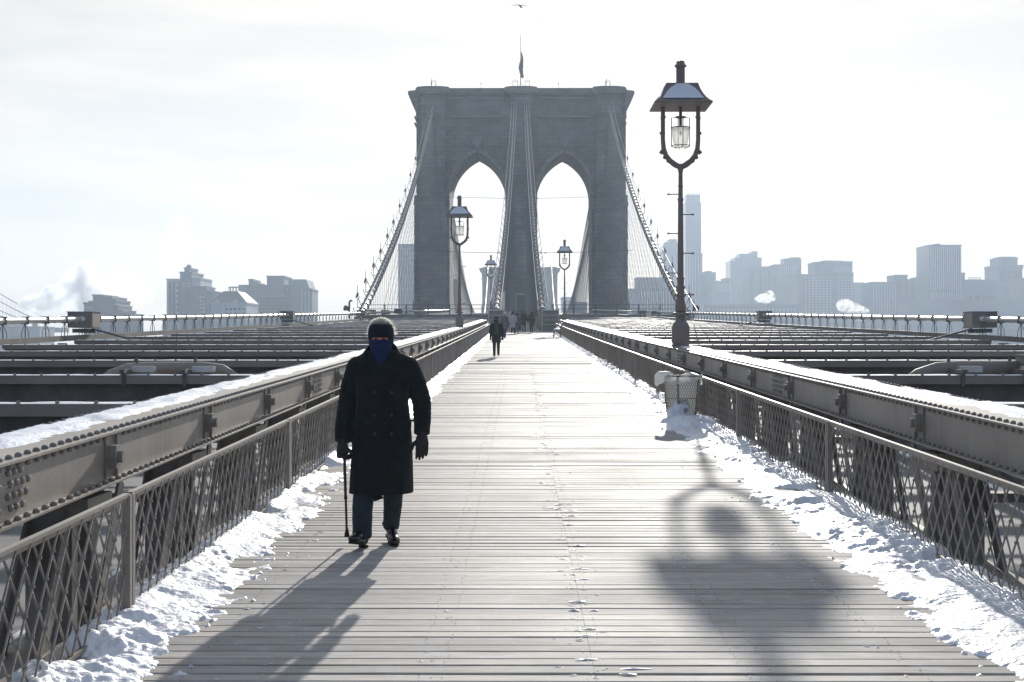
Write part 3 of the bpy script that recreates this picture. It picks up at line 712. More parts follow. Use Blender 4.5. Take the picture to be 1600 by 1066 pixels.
# ------------------------------------------------------------------ lamps
def lamp():
    g = thing('street_lamp', '', 'street lamp', (0, 0, 0), 0, 'lamps along the boardwalk')
    b = MB(); o8 = math.pi / 8
    b.lathe([(0.215, 0), (0.215, 0.03), (0.20, 0.05), (0.21, 0.10), (0.21, 0.36), (0.205, 0.46), (0.17, 0.53), (0.115, 0.60), (0.10, 0.66), (0.10, 0.69), (0.20, 0.71), (0.21, 0.74), (0.19, 0.77), (0.10, 0.79)], n=8, rot0=o8)
    b.build('base', M['rust'], g)
    b = MB(); b.lathe([(0.10, 0.78), (0.125, 0.81), (0.125, 0.90), (0.10, 1.02), (0.088, 1.12), (0.12, 1.14), (0.12, 1.17), (0.085, 1.20), (0.088, 1.30), (0.105, 1.33), (0.105, 1.36), (0.075, 1.40), (0.078, 1.52), (0.095, 1.55), (0.07, 1.58), (0.064, 2.5), (0.058, 3.3), (0.07, 3.33), (0.07, 3.35), (0.054, 3.38), (0.050, 3.62), (0.065, 3.64), (0.050, 3.67), (0.047, 3.95), (0.06, 4.0), (0.075, 4.07), (0.05, 4.15)], n=12)
    b.build('post', M['rust'], g, smooth=False)
    for i, z in enumerate((1.18, 1.67, 2.12, 2.57, 3.0, 3.46)):
        s_ = 1 if i % 2 == 0 else -1
        b = MB(); b.tube([(0.03 * s_, 0, z), (0.26 * s_, 0, z)], 0.013, 6); b.lathe([(0.022, -0.02), (0.03, 0), (0.022, 0.02)], (0.275 * s_, 0, z), 6); b.build('climbing_rung', M['rust'], g)
    for s_ in (-1, 1):
        b = MB(); path = [(0.02 * s_, 0, 4.08), (0.12 * s_, 0, 4.13), (0.24 * s_, 0, 4.22), (0.33 * s_, 0, 4.34), (0.385 * s_, 0, 4.50), (0.40 * s_, 0, 4.70), (0.40 * s_, 0, 5.46)]
        b.tube(path, [0.06, 0.068, 0.062, 0.058, 0.055, 0.05, 0.048], 8)
        for (x, z, r) in ((0.19, 4.16, 0.05), (0.28, 4.22, 0.05), (0.36, 4.30, 0.05), (0.43, 4.42, 0.06), (0.44, 4.85, 0.045), (0.40, 4.85, 0.055), (0.41, 5.20, 0.055), (0.385, 5.22, 0.055), (0.40, 5.42, 0.05)):
            b.lathe([(0.004, -r), (r, -r * 0.3), (r * 0.9, r * 0.2), (0.004, r)], (x * s_, 0, z), 7)
        b.build('lantern_arm', M['rust'], g)
    b = MB(); q = math.pi / 4; k2 = math.sqrt(2)
    b.lathe([(0.645 * k2, 5.44), (0.645 * k2, 5.475), (0.57 * k2, 5.53), (0.50 * k2, 5.60), (0.44 * k2, 5.70), (0.40 * k2, 5.80), (0.365 * k2, 5.90), (0.36 * k2, 5.93), (0.11 * k2, 5.95)], n=4, rot0=q)
    roof = b.build('roof', M['rust'], g)
    for a in range(4):
        b = MB(); vs = []; m = Euler((0, 0, a * math.pi / 2)).to_matrix(); zs = [(0.565, 5.545), (0.50, 5.612), (0.438, 5.71), (0.395, 5.81), (0.36, 5.905)]; n = 9
        for j, (r, z) in enumerate(zs):
            hw = [0.46, 0.42, 0.36, 0.27, 0.12][j]
            for k in range(n):
                u = -1 + 2 * k / (n - 1); vs.append(m @ Vector((u * hw, -r - 0.018, z + 0.008)))
        fs = [(j * n + k, j * n + k + 1, (j + 1) * n + k + 1, (j + 1) * n + k) for j in range(4) for k in range(n - 1)]
        b.add(vs, fs); b.build('snow_patch', M['snow'], roof, smooth=True)
    b = MB(); b.lathe([(0.10, 5.94), (0.10, 6.34), (0.135, 6.36), (0.135, 6.39), (0.10, 6.42), (0.09, 6.48), (0.03, 6.50)], n=10); b.lathe([(0.14, 5.93), (0.14, 5.955)], n=10); b.build('chimney', M['rust'], g)
    b = MB(); b.tube([(0, 0, 5.45), (0, 0, 5.02)], 0.035, 8); b.lathe([(0.12, 5.20), (0.12, 5.225)], n=12)
    for k in range(4):
        a = 0.15 + k * math.pi / 2; c, s_ = math.cos(a) * 0.21, math.sin(a) * 0.21
        b.tube([(c * 0.5, s_ * .5, 5.21), (c, s_, 5.20), (c, s_, 4.55), (c * 0.4, s_ * .4, 4.50)], 0.010, 5)
    b.tube([(0.21 * math.cos(k * math.pi / 8), 0.21 * math.sin(k * math.pi / 8), 4.56) for k in range(17)], 0.010, 5); b.tube([(0.215 * math.cos(k * math.pi / 8), 0.215 * math.sin(k * math.pi / 8), 4.97) for k in range(17)], 0.013, 5)
    b.build('lantern_cage', M['dark'], g)
    b = MB(); b.lathe([(0.195, 4.96), (0.19, 4.80), (0.17, 4.66), (0.13, 4.56), (0.10, 4.53)], n=18); gl = b.build('glass_globe', M['glass'], g, smooth=True)
    b = MB(); b.ell((0, 0, 4.86), (0.03, 0.03, 0.06), 8, 6); b.build('bulb', M['galv'], gl, smooth=True)
    return g
L0 = lamp()
for i, (side, y, lab) in enumerate([(1, 32.0, 'tall rusty iron lamp on the right girder, the largest lamp in view'),
                                     (-1, 69.3, 'iron lamp with snowy roof in front of the left tower arch'),
                                     (1, 113.5, 'small iron lamp on the far right girder before the right arch'),
                                     (-1, 147.0, 'smallest iron lamp beside the left cable housing')]):
    o = L0 if i == 0 else copy_tree(L0)
    o.location = (side * (GX + GW / 2), y, dz(y) + HG - 0.005); o['label'] = lab

# ------------------------------------------------------------------ stone towers
TD = 272.0; S = TD / F
def tx(px): return (px - 812.0) * S
def tower(dy, drop, name, lab):
    zb = dz(TD) - 42 - drop; Z = lambda py: CZ + (HY - py) * S - drop
    y0, y1 = TD + dy, TD + dy + 15.0
    g = thing(name, lab, 'tower', (0, y0, zb))
    Zc = lambda py: CZ + (HY - py) * (TD - 2.6) / F - drop
    zt = Z(141); zl = Z(305)
    b = MB()
    OP = ((700.5, 787.5), (837.5, 923.5))
    # lower piers
    for (a, c) in ((645, 700.5), (787.5, 837.5), (923.5, 979)):
        b.box2((tx(a), y0, zb), (tx(c), y1, zl))
    # pointed arches
    xs = []; n = 22
    def zc(px):
        for (a, c) in OP:
            if a < px < c:
                h = (c - a) / 2; u = min(px - a, c - px) ; r = 75.0 * h / 43.5; q = r * r - (r - u) ** 2
                return Z(305 - math.sqrt(max(q, 0)))
        return zl
    for (a, c) in OP:
        pts = [a + (c - a) * (0.5 - 0.5 * math.cos(math.pi * k / (2 * n))) for k in range(2 * n + 1)]
        for p, q in zip(pts[:-1], pts[1:]):
            mp_ = None; zp = zc(p) if a < p < c else zl; zq = zc(q) if a < q < c else zl
            X0, X1 = tx(p), tx(q)
            b.add([(X0, y0, zp), (X1, y0, zq), (X1, y0, zt), (X0, y0, zt), (X0, y1, zp), (X1, y1, zq), (X1, y1, zt), (X0, y1, zt)],
                  [(0, 1, 2, 3), (7, 6, 5, 4), (0, 4, 5, 1), (3, 2, 6, 7)])
    for (a, c) in ((648.5, 700.5), (787.5, 837.5), (923.5, 976)): b.box2((tx(a), y0, zl), (tx(c), y1, zt))
    b.build('masonry', M['stone'], g, True)
    # footing flare and ledges on the outer sides
    b = MB()
    for s_, e in ((-1, 648.5), (1, 976)):
        for (py, o, h) in ((184, 1.2, 3), (194, 1.0, 2.5)): b.box2((tx(e) - 0.4, y0 - 0.25, Z(py)), (tx(e + s_ * o), y1 + 0.25, Z(py) + 0.35))
        b.box2((tx(e - s_ * 2), y0 - 0.3, Z(320)), (tx(e + s_ * 4.2), y1 + 0.3, Z(318)))
        b.box2((tx(e - s_ * 3), y0 - 0.5, Z(488)), (tx(e + s_ * 5.5), y1 + 0.5, Z(470)))
    b.build('ledge', M['trim'], g, True)
    # buttress pilasters
    for (a, c, top) in ((657, 694, 150), (795, 829, 150), (930, 967, 150)):
        b = MB(); b.box2((tx(a), y0 - 1.6, Z(330)), (tx(c), y0, Z(top))); b.box2((tx(a - 2.5), y0 - 2.2, zb), (tx(c + 2.5), y0, Z(330)))
        b.prism([(tx(a - 2.5), Z(330)), (tx(c + 2.5), Z(330)), (tx(c), Z(325)), (tx(a), Z(325))], y0 - 2.1, y0 - 0.1)
        b.build('buttress', M['stone'], g, True)
        # capital with cable slots
        b = MB(); cx = (a + c) / 2
        b.box2((tx(cx - 20.5), y0 - 2.0, Z(149.5)), (tx(cx + 20.5), y1 + 1, Z(145)))
        b.prism([(tx(cx - 27), Zc(138)), (tx(cx - 24), Zc(135.2)), (tx(cx - 12), Zc(134)), (tx(cx + 12), Zc(134)), (tx(cx + 24), Zc(135.2)), (tx(cx + 27), Zc(138)), (tx(cx + 26.5), Zc(143)), (tx(cx + 23), Zc(145)), (tx(cx - 23), Zc(145)), (tx(cx - 26.5), Zc(143))], y0 - 2.6, y1 + 1.4)
        b.build('capital', M['stone'], g, True)
    # side cornices with curved brackets
    for s_, e in ((-1, 648.5), (1, 976)):
        b = MB()
        b.prism([(tx(e - s_ * 2), Z(141)), (tx(e + s_ * 11.5), Z(142.5)), (tx(e + s_ * 13), Z(144)), (tx(e + s_ * 13), Z(147)), (tx(e + s_ * 9.5), Z(156)), (tx(e + s_ * 5), Z(158)), (tx(e + s_ * 2.2), Z(164)), (tx(e + s_ * 0.8), Z(174)), (tx(e + s_ * 0.2), Z(183)), (tx(e - s_ * 2), Z(183))], y0 - 0.6, y1 + 0.6)
        b.build('side_cornice', M['stone'], g, True)
    # parapet and bands between the capitals
    mp_ = mat(name + '_parapet', (0.13, 0.16, 0.13), 0.8, var=0.3, vscale=0.4)
    for (a, c) in ((701, 786), (839, 923)):
        b = MB(); b.box2((tx(a), y0 - 1.3, Z(147.4)), (tx(c), y1 + 1, Z(139.3))); b.build('parapet', mp_, g, True)
        b = MB(); b.box2((tx(a), y0 - 0.9, Z(149.2)), (tx(c), y0 + 0.2, Z(147.4))); b.box2((tx(a), y0 - 0.45, Z(155)), (tx(c), y0 + 0.2, Z(152.6)))
        b.box2((tx(a), y0 - 0.6, Z(184)), (tx(c), y0 + 0.2, Z(181.5))); b.box2((tx(a - 2), y0 - 0.25, Z(226.5)), (tx(c + 2), y0 + 0.2, Z(225)))
        b.build('string_course', M['trim'], g, True)
        b = MB(); cx = (a + c) / 2 + 4 if a < 750 else (a + c) / 2 - 4; cx = 744 if a < 750 else 880.5
        b.prism([(tx(cx - 7), Z(213)), (tx(cx + 7), Z(213)), (tx(cx + 6.5), Z(225)), (tx(cx), Z(234)), (tx(cx - 6.5), Z(225))], y0 - 0.7, y0 + 0.1)
        b.build('keystone', M['trim'], g, True)
        # voussoirs of the arch ring
        b = MB(); (aa, cc) = OP[0] if a < 750 else OP[1]; h = (cc - aa) / 2; r = 75.0 * h / 43.5
        for sgn in (-1, 1):
            for k in range(11):
                t0, t1 = k / 11, (k + 1) / 11; mxa = math.acos((r - h) / r)
                for (ta, tb) in ((t0 * mxa, t1 * mxa - 0.012),):
                    o = 6.5 if k % 2 else 4.6
                    base = aa if sgn < 0 else cc
                    f = lambda rr, th: (tx(base + (-sgn) * (r - rr * math.cos(th))), Z(305 - rr * math.sin(th)))
                    b.prism([f(r + 0.02, ta), f(r + 0.02, tb), f(r + o, tb), f(r + o, ta)], y0 - 0.22, y0 + 0.1)
        b.build('arch_ring', M['trim'], g, True)
    if dy == 0:
        b = MB(); b.box2((tx(803), y0 - 2.5, Z(490)), (tx(822), y0 - 2.15, Z(459))); b.build('door_surround', M['trim'], g, True)
        b = MB(); b.box2((tx(805.5), y0 - 2.6, Z(490)), (tx(819.5), y0 - 2.45, Z(462))); b.build('doorway', M['dark'], g, True)
    return g
tower(0, 0, 'stone_tower', 'great granite bridge tower with two pointed arches astride the boardwalk')
tower(486, 7.5, 'stone_tower', 'distant second bridge tower seen small through the arches of the near one')
ZT = CZ + (HY - 134) * S
# rail frames on the tower top, the flagpole with its furled flag
for i, (px, lab) in enumerate([(675, 'small rail frame on the left capital of the tower'), (803, 'small rail frame left of the flagpole'), (822, 'small rail frame right of the flagpole'), (948, 'small rail frame on the right capital of the tower')]):
    b = MB(); x = tx(px); z = ZT
    for q in (-0.45, 0.45):
        for yy in (0, 1.5): b.tube([(x + q, TD + yy, z - 0.05), (x + q, TD + yy, z + 1.1)], 0.035, 5)
    for yy in (0, 1.5): b.tube([(x - 0.45, TD + yy, z + 1.1), (x + 0.45, TD + yy, z + 1.1)], 0.035, 5)
    if i in (0, 3): b.tube([(x - 0.3, TD, z), (x - 0.3, TD, z + 1.6)], 0.04, 5); b.ell((x - 0.3, TD, z + 0.6), 0.12, 6, 5)
    tag(b.build('rail_frame', M['wire']), lab, 'railing', 'rail frames on the tower top')
fp = thing('flagpole', 'thin white flagpole on the middle capital of the tower', 'flagpole', (tx(811.5), TD + 2, ZT))
b = MB(); b.tube([(0, 0, -0.1), (0, 0, 5), (0, 0, 10.2)], [0.09, 0.07, 0.04], 8); b.ell((0, 0, 10.25), 0.09, 8, 6); b.build('pole', M['galv'], fp)
b = MB()
for q in (-1, 1): b.tube([(q * 0.6, -0.3, 0), (0, 0, 1.1)], 0.03, 5)
b.build('stay', M['wire'], fp)
fl = thing('flag', 'limp furled striped flag hanging against the flagpole', 'flag', (tx(811.5), TD + 2, ZT + 1.0))
def strip_mat():
    m = bpy.data.materials.new('flag_cloth'); m.use_nodes = True; t = m.node_tree; b = t.nodes['Principled BSDF']
    tcn = t.nodes.new('ShaderNodeTexCoord'); mpn = t.nodes.new('ShaderNodeMapping'); mpn.inputs['Rotation'].default_value = (0, R(35), 0); wv = t.nodes.new('ShaderNodeTexWave'); wv.inputs['Scale'].default_value = 0.55; wv.inputs['Distortion'].default_value = 1.2; wv.bands_direction = 'X'
    r = t.nodes.new('ShaderNodeValToRGB'); r.color_ramp.interpolation = 'CONSTANT'; r.color_ramp.elements[0].color = (0.5, 0.49, 0.48, 1); r.color_ramp.elements[1].position = 0.5; r.color_ramp.elements[1].color = (0.28, 0.10, 0.10, 1)
    t.links.new(tcn.outputs['Object'], mpn.inputs['Vector']); t.links.new(mpn.outputs[0], wv.inputs['Vector']); t.links.new(wv.outputs['Fac'], r.inputs['Fac']); t.links.new(r.outputs['Color'], b.inputs['Base Color']); b.inputs['Roughness'].default_value = 0.9
    return m
b = MB(); vs = []; nz, nx = 26, 13
prof = [0.02, 0.15, 0.28, 0.36, 0.42, 0.50, 0.56, 0.60, 0.62, 0.62, 0.60, 0.60, 0.62, 0.45]
for i in range(nz):
    v = i / (nz - 1); z = 5.9 - 5.0 * v; w_ = np.interp(v, np.linspace(0, 1, len(prof)), prof)
    xl = 0.05 - 0.42 * math.sin(math.pi * min(1, max(0, (v - 0.25) / 0.75))) * 0.9
    for k in range(nx):
        u = k / (nx - 1); x = xl + (w_ + 0.15 - 0.25 * 0) * u * 1.0 + 0.06 * math.sin(v * 9 + u * 3)
        vs.append((x, 0.22 * math.sin(u * 17 + v * 3), z))
fs = [(i * nx + k, i * nx + k + 1, (i + 1) * nx + k + 1, (i + 1) * nx + k) for i in range(nz - 1) for k in range(nx - 1)]
b.add(vs, fs); b.build('cloth', strip_mat(), fl, smooth=True)
# small things on the parapet
for i, (px, lab) in enumerate([(749.5, 'tiny aviation light on the parapet between the left and middle capitals'), (870.5, 'tiny aviation light on the parapet between the middle and right capitals')]):
    b = MB(); x = tx(px); z = CZ + (HY - 139.3) * S; b.tube([(x, TD, z - 0.02), (x, TD, z + 1.0)], 0.03, 5); b.ell((x, TD, z + 1.1), 0.13, 6, 5); tag(b.build('beacon_light', M['wire']), lab, 'light')

# ------------------------------------------------------------------ cables
def zmain(y): u = y - 118; return CZ + 2.84 + 0.197 * u + 0.000565 * u * u
ZS = zmain(TD)
def zspan(y):
    t = (y - 515.0) / 243.0; zc = dz(515) - 3.5; return zc + (ZS - 1.5 - zc) * t * t
def cable(xt, xb, lab, inner):
    side = -1 if xt < 0 else 1
    def X(y): return xb + (xt - xb) * (y - 118) / (TD - 118)
    g = thing('main_cable', lab, 'cable', (xb, 118, dz(118)))
    ya = 112 if not inner else 119; yst = seg(ya, TD + 1, 3)
    if inner:      # inner cable meets its housing
        zi = lambda y: (CZ + (HY - 487) / F * 120) + (zmain(y) - zmain(120)) * (ZS - (CZ + (HY - 487) / F * 120)) / (ZS - zmain(120))
    else: zi = zmain
    r = 0.27 if not inner else 0.19
    b = MB(); b.tube([(X(y), y, zi(y)) for y in yst], r, 12)
    y2 = seg(TD + 14, 744, 6)
    def X2(y): t = abs(y - 515) / 243; return xt * (0.84 + 0.16 * t) if not inner else xt * (1.9 - 0.9 * t)
    b.tube([(X2(y), y, zspan(y)) for y in y2], r, 8); b.build('wrapped_cable', M['cable'], g, True, True)
    it = []; y = ya + 2
    while y < TD: it.append(y); y += 2.3
    def bf(b, y):
        s2 = (zi(y + .5) - zi(y - .5)); d = Vector((X(y + .5) - X(y - .5), 1, s2)).normalized(); p = Vector((X(y), y, zi(y)))
        b.tube([p - d * 0.30, p + d * 0.30], r + 0.09, 10); b.box(p + Vector((0, 0, -r - 0.10)), (0.12, 0.3, 0.2))
    many('cable_band', it, bf, M['steel2'], g)
    b = MB()
    for y in it:                      # snow caught on the cable between the bands
        yy = y + 1.15; p = [(X(yy + q), yy + q, zi(yy + q) + r * 0.88) for q in (-0.7, 0, 0.7)]
        b.tube(p, [0.03, 0.08, 0.04], 6)
    so = b.build('snow_crust', M['snow'], g, True, True); so['kind'] = 'stuff'
    # hand ropes above the cable
    for q in (-0.45, 0.45):
        b = MB(); b.tube([(X(y) + q, y, zi(y) + 1.1) for y in yst], 0.03 if not inner else 0.035, 5); b.build('hand_rope', M['galv'], g, True)
    it2 = [y for k, y in enumerate(it) if k % 2 == 0]
    def sf(b, y):
        for q in (-0.45, 0.45): b.tube([(X(y), y, zi(y)), (X(y) + q, y, zi(y) + 1.1)], 0.025, 4)
    many('rope_stanchion', it2, sf, M['wire'], g)
    if not inner:
        def lf(b, y):
            x = X(y) + side * 0.6; z = zi(y); b.tube([(x, y, z), (x, y, z + 1.9)], 0.025, 5); b.tube([(x, y, z), (X(y), y, z)], 0.04, 5)
            b.lathe([(0.19, 0.55), (0.17, 0.6), (0.08, 0.9), (0.03, 1.0)], (x, y, z + 0.3), 8); b.ell((x, y, z + 0.8), (0.10, 0.10, 0.15), 8, 6)
        many('cable_light', [120, 128, 137, 146, 156, 166, 178, 190, 203, 217, 232, 248], lf, M['wire'], g)
    # suspenders down to the trusses
    xt2 = OX + 0.25 if not inner else 2.9
    it = []; y = ya + 8
    while y < TD - 2: it.append((y, 0)); y += 2.3
    y = TD + 18
    while y < 740: it.append((y, 1)); y += 3.0
    it.sort(key=lambda q: q[0])
    def susp(b, q):
        y, k = q
        if k == 0: b.tube([(X(y), y, zi(y)), (side * abs(X(y)) if inner else side * min(abs(X(y)), xt2 + 0.4), y, dz(y) + HG)], 0.017, 4, False)
        else:
            z0 = zspan(y); z1 = dz(272) + 0.6 + 0.012 * min(y - 272, 758 - y)
            if z0 > z1: b.tube([(X2(y), y, z0), (side * OX if not inner else X2(y), y, z1)], 0.035, 3, False)
    many('suspender', it, susp, M['wire'], g)
    if not inner:
        it = []; 
        for k in range(1, 30): it.append((TD - 4 - k * 4.6, 0))
        for k in range(1, 26): it.append((TD + 18 + k * 4.6, 1))
        def stay(b, q):
            y, k = q
            if k == 0: b.tube([(xt, TD + 1, ZS - 0.6), (side * (OX + 0.3), y, dz(y) + HG)], 0.02, 4, False)
            else: b.tube([(xt, TD + 14, ZS - 0.6), (side * (OX + 0.3), y, dz(272) + 0.8)], 0.035, 3, False)
        many('diagonal_stay', it, stay, M['wire'], g)
cable(-17.0, -13.5, 'outer left suspension cable sweeping up to the tower', False)
cable(17.0, 13.5, 'outer right suspension cable sweeping up to the tower', False)
cable(-1.25, -2.35, 'inner left suspension cable rising beside the boardwalk in front of the pier', True)
cable(1.05, 1.65, 'inner right suspension cable rising beside the boardwalk in front of the pier', True)
# level tie ropes across the arches
for i, (py, x0, x1, d) in enumerate([(309, -15.6, 15.6, 266.0), (394, -14.9, 14.9, 190.0)]):
    z = CZ + (HY - py) / F * d
    b = MB(); b.tube([(x0, d, z + 0.2), (x0 * 0.3, d, z - 0.1), (x1 * 0.3, d, z - 0.1), (x1, d, z + 0.2)], 0.035, 5)
    for q in (-3.2, -2.6, 2.6, 3.2): b.lathe([(0.09, -0.1), (0.09, 0.1)], (q, d, z - 0.1), 6)
    tag(b.build('tie_rope', M['wire']), ['thin level rope strung across the tower arches above the other', 'thin level rope strung between the cables low across the arches'][i], 'rope')

# ------------------------------------------------------------------ far end of the boardwalk: cable housings, screens, railings, clutter
def housing(side, xa, xb):
    nm = 'left' if side < 0 else 'right'
    t = thing('cable_housing', 'steel housing with ladder rails where the inner %s cable enters the deck' % nm, 'housing', ((xa + xb) / 2, 118, dz(118)))
    z = dz(118)
    b = MB()
    for k in range(20):
        y = 118.4 + k * 7.6; b.box2((xa, y, dz(y) - 0.1), (xb, y + 7.55, dz(y) + 1.8 - (0.25 if k > 3 else 0)))
    b.build('screen_wall', M['steel2'], t, True)
    b = MB()
    for q in (0.55, 0.95, 1.35, 1.75): b.box2((xa + 0.05, 118.28, z + q), (xb - 0.05, 118.37, z + q + 0.05))
    for x in (xa + 0.03, xb - 0.03): b.box2((x - 0.04, 118.24, z - 0.05), (x + 0.04, 118.38, z + 1.95))
    b.build('ladder_rail', M['galv'], t, True)
    b = MB(); b.box2((xa, 118.42, z + 1.80), (xb, 119.8, z + 1.86)); b.build('snow_cap', M['snow'], t, True)
housing(-1, -2.95, -1.62); housing(1, 1.55, 3.0)
# girder ends turning in towards the housings
# railing platform across the roadways before the tower
for side in (-1, 1):
    nm = 'left' if side < 0 else 'right'; yr = 152.0; z = CZ + (HY - 490.5) / F * yr; zt = CZ + (HY - 476) / F * yr
    t = thing('platform_railing', 'dark steel railing on the platform crossing the %s roadway before the tower' % nm, 'railing', (side * 9, yr, z))
    b = MB(); x0, x1 = side * 3.2, side * 17.2
    b.box2((x0, yr, zt - 0.06), (x1, yr + 0.06, zt)); b.box2((x0, yr, zt - 0.50), (x1, yr + 0.05, zt - 0.44)); b.build('rail', M['wire'], t, True)
    for k in range(7):
        x = x0 + (x1 - x0) * k / 6; b = MB(); b.box2((x - 0.07, yr - 0.05, z - 0.3), (x + 0.07, yr + 0.09, zt + 0.03)); b.build('rail_post', M['wire'], t, True)
    b = MB(); b.box2((x0, yr - 0.2, z - 0.45), (x1, yr + 3, z - 0.1)); b.build('walkway_slab', M['steel2'], t, True)
random.seed(21)
def clutter(px, py, w_, h_, d, lab):
    p = P(px, py, d); t = thing('floodlight', lab, 'floodlight', (p.x, d, p.z), 0, 'floodlights and boxes before the tower')
    W, H = w_ * d / F, h_ * d / F
    b = MB(); b.box((0, 0, H / 2), (W, 0.5, H)); b.box((0, 0.3, H * 0.45), (W * 0.8, 0.3, H * 0.7)); b.build('lamp_body', M['dark'], t)
    b = MB()
    for q in (-0.35, 0.35): b.box((q * W, 0, -0.2), (0.06, 0.1, 0.5))
    b.build('bracket', M['wire'], t)
    b = MB(); b.box((0, 0, H + 0.03), (W * 0.96, 0.46, 0.05)); b.build('snow_layer', M['snow'], t)
for a in [(580, 491, 14, 6, 140, 'dark box on the left platform nearest the outer cable'), (602, 491, 13, 5.5, 141, 'dark box in the middle of the left platform'), (622, 490, 12, 7, 143, 'dark box on the left platform nearest the tower'),
          (1004, 491, 11, 5, 141, 'dark box on the right platform nearest the tower'), (1025, 491, 14, 4.5, 140, 'dark box in the middle of the right platform'), (1068, 492, 26, 4, 132, 'wide snowy box at the foot of the outer right cable'), (552, 493, 15, 5, 122, 'snowy box at the foot of the outer left cable')]: clutter(*a)
for i, (px, py, d, lab) in enumerate([(545.5, 492, 118, 'hooded floodlight on a curved post left of the outer left cable'), (1083.5, 492, 118, 'hooded floodlight on a post right of the outer right cable')]):
    p = P(px, py, d); t = thing('pole_light', lab, 'light', p); s_ = 1 if i == 0 else -1
    b = MB(); b.tube([(0, 0, -0.3), (0, 0, 1.0), (s_ * 0.1, 0, 1.2), (s_ * 0.25, 0, 1.15)], 0.09, 6); b.build('pole', M['wire'], t)
    b = MB(); b.lathe([(0.2, 0.0), (0.22, 0.25), (0.12, 0.42), (0.04, 0.46)], (-s_ * 0.28, 0, 0.35), 8); b.build('hood', M['wire'], t)

# ------------------------------------------------------------------ litter bin, bench
def bin_():
    d = 22.4; x = 2.22; z = dz(d) + 0.06
    t = thing('litter_bin', 'grey mesh litter bin with a plastic bag against the right fence, half buried in snow', 'bin', (x, d, z))
    H = 0.70; b = MB(); n = 44
    for k in range(n):
        for sg in (1, -1):
            pts = []
            for j in range(7):
                u = j / 6; a = 2 * math.pi * (k + sg * u * 7) / n; r = 0.225 + 0.075 * u; pts.append((r * math.cos(a), r * math.sin(a), 0.02 + (H - 0.05) * u))
            b.tube(pts, 0.0026, 4, False)
    b.build('wire_basket', M['steel2'], t)
    b = MB()
    for (z_, r, q) in ((H, 0.312, 0.014), (0.02, 0.225, 0.012), (H * 0.5, 0.266, 0.006)): b.tube([(r * math.cos(a * math.pi / 14), r * math.sin(a * math.pi / 14), z_) for a in range(29)], q, 6)
    for k in range(5):
        a = 2 * math.pi * k / 5 - 1.9; b.bar((0.232 * math.cos(a), 0.232 * math.sin(a), 0), (0.306 * math.cos(a), 0.306 * math.sin(a), H), 0.03, 0.008, up=(math.cos(a), math.sin(a), 0))
    b.build('hoops', M['steel2'], t)
    b = MB(); m_ = 30; vs = []
    rows = [(0.215, 0.08), (0.235, 0.2), (0.255, 0.38), (0.275, 0.55), (0.292, H - 0.01), (0.318, H + 0.022), (0.328, H + 0.0), (0.326, H - 0.05), (0.322, H - 0.09)]
    for j, (r, z_) in enumerate(rows):
        for k in range(m_):
            a = 2 * math.pi * k / m_; q = r * (1 + 0.03 * math.sin(7 * a + j) + 0.018 * math.sin(17 * a + 2 * j)); zz = z_ + 0.015 * math.sin(5 * a + j * 0.5)
            if j >= 6: zz -= 0.04 * math.sin(3 * a + 1)
            vs.append((q * math.cos(a), q * math.sin(a), zz))
    fs = [(j * m_ + k, j * m_ + (k + 1) % m_, (j + 1) * m_ + (k + 1) % m_, (j + 1) * m_ + k) for j in range(len(rows) - 1) for k in range(m_)]; fs.append(tuple(range(m_ - 1, -1, -1)))
    b.add(vs, fs); b.build('bag_liner', M['bag'], t, smooth=True)
    def lumpy(nm, b, m, vox, amt, size):
        o = b.build(nm, m, t, smooth=True); q = o.modifiers.new('fuse', 'REMESH'); q.mode = 'VOXEL'; q.voxel_size = vox; q.use_smooth_shade = True
        tx_ = bpy.data.textures.new(nm, 'CLOUDS'); tx_.noise_scale = size; tx_.noise_depth = 4; dq = o.modifiers.new('lumps', 'DISPLACE'); dq.texture = tx_; dq.strength = amt; dq.mid_level = 0.5; return o
    b = MB(); b.ell((-0.36, -0.06, H - 0.03), (0.085, 0.13, 0.10), 14, 9); b.ell((-0.27, -0.10, H + 0.03), (0.12, 0.13, 0.045), 14, 8); b.ell((-0.40, -0.04, H - 0.10), (0.035, 0.09, 0.06), 12, 8); lumpy('bag_fold', b, M['bag'], 0.012, 0.05, 0.09)
    b = MB(); b.ell((0.02, 0.02, H - 0.05), (0.27, 0.27, 0.04), 20, 8); b.ell((0.12, -0.02, H - 0.02), (0.12, 0.12, 0.035), 12, 6); lumpy('snow_fill', b, M['snow'], 0.012, 0.03, 0.06)
    b = MB(); b.ell((-0.04, -0.215, 0.16), (0.14, 0.04, 0.19), 16, 10); b.ell((0.0, -0.25, 0.02), (0.26, 0.12, 0.10), 18, 8); b.ell((-0.05, -0.33, -0.02), (0.34, 0.22, 0.10), 18, 8); b.ell((-0.14, -0.19, 0.10), (0.12, 0.09, 0.14), 14, 8); b.ell((0.20, -0.22, 0.0), (0.2, 0.16, 0.09), 14, 8)
    lumpy('snow_drift', b, M['snow_dirty'], 0.014, 0.10, 0.11)
bin_()
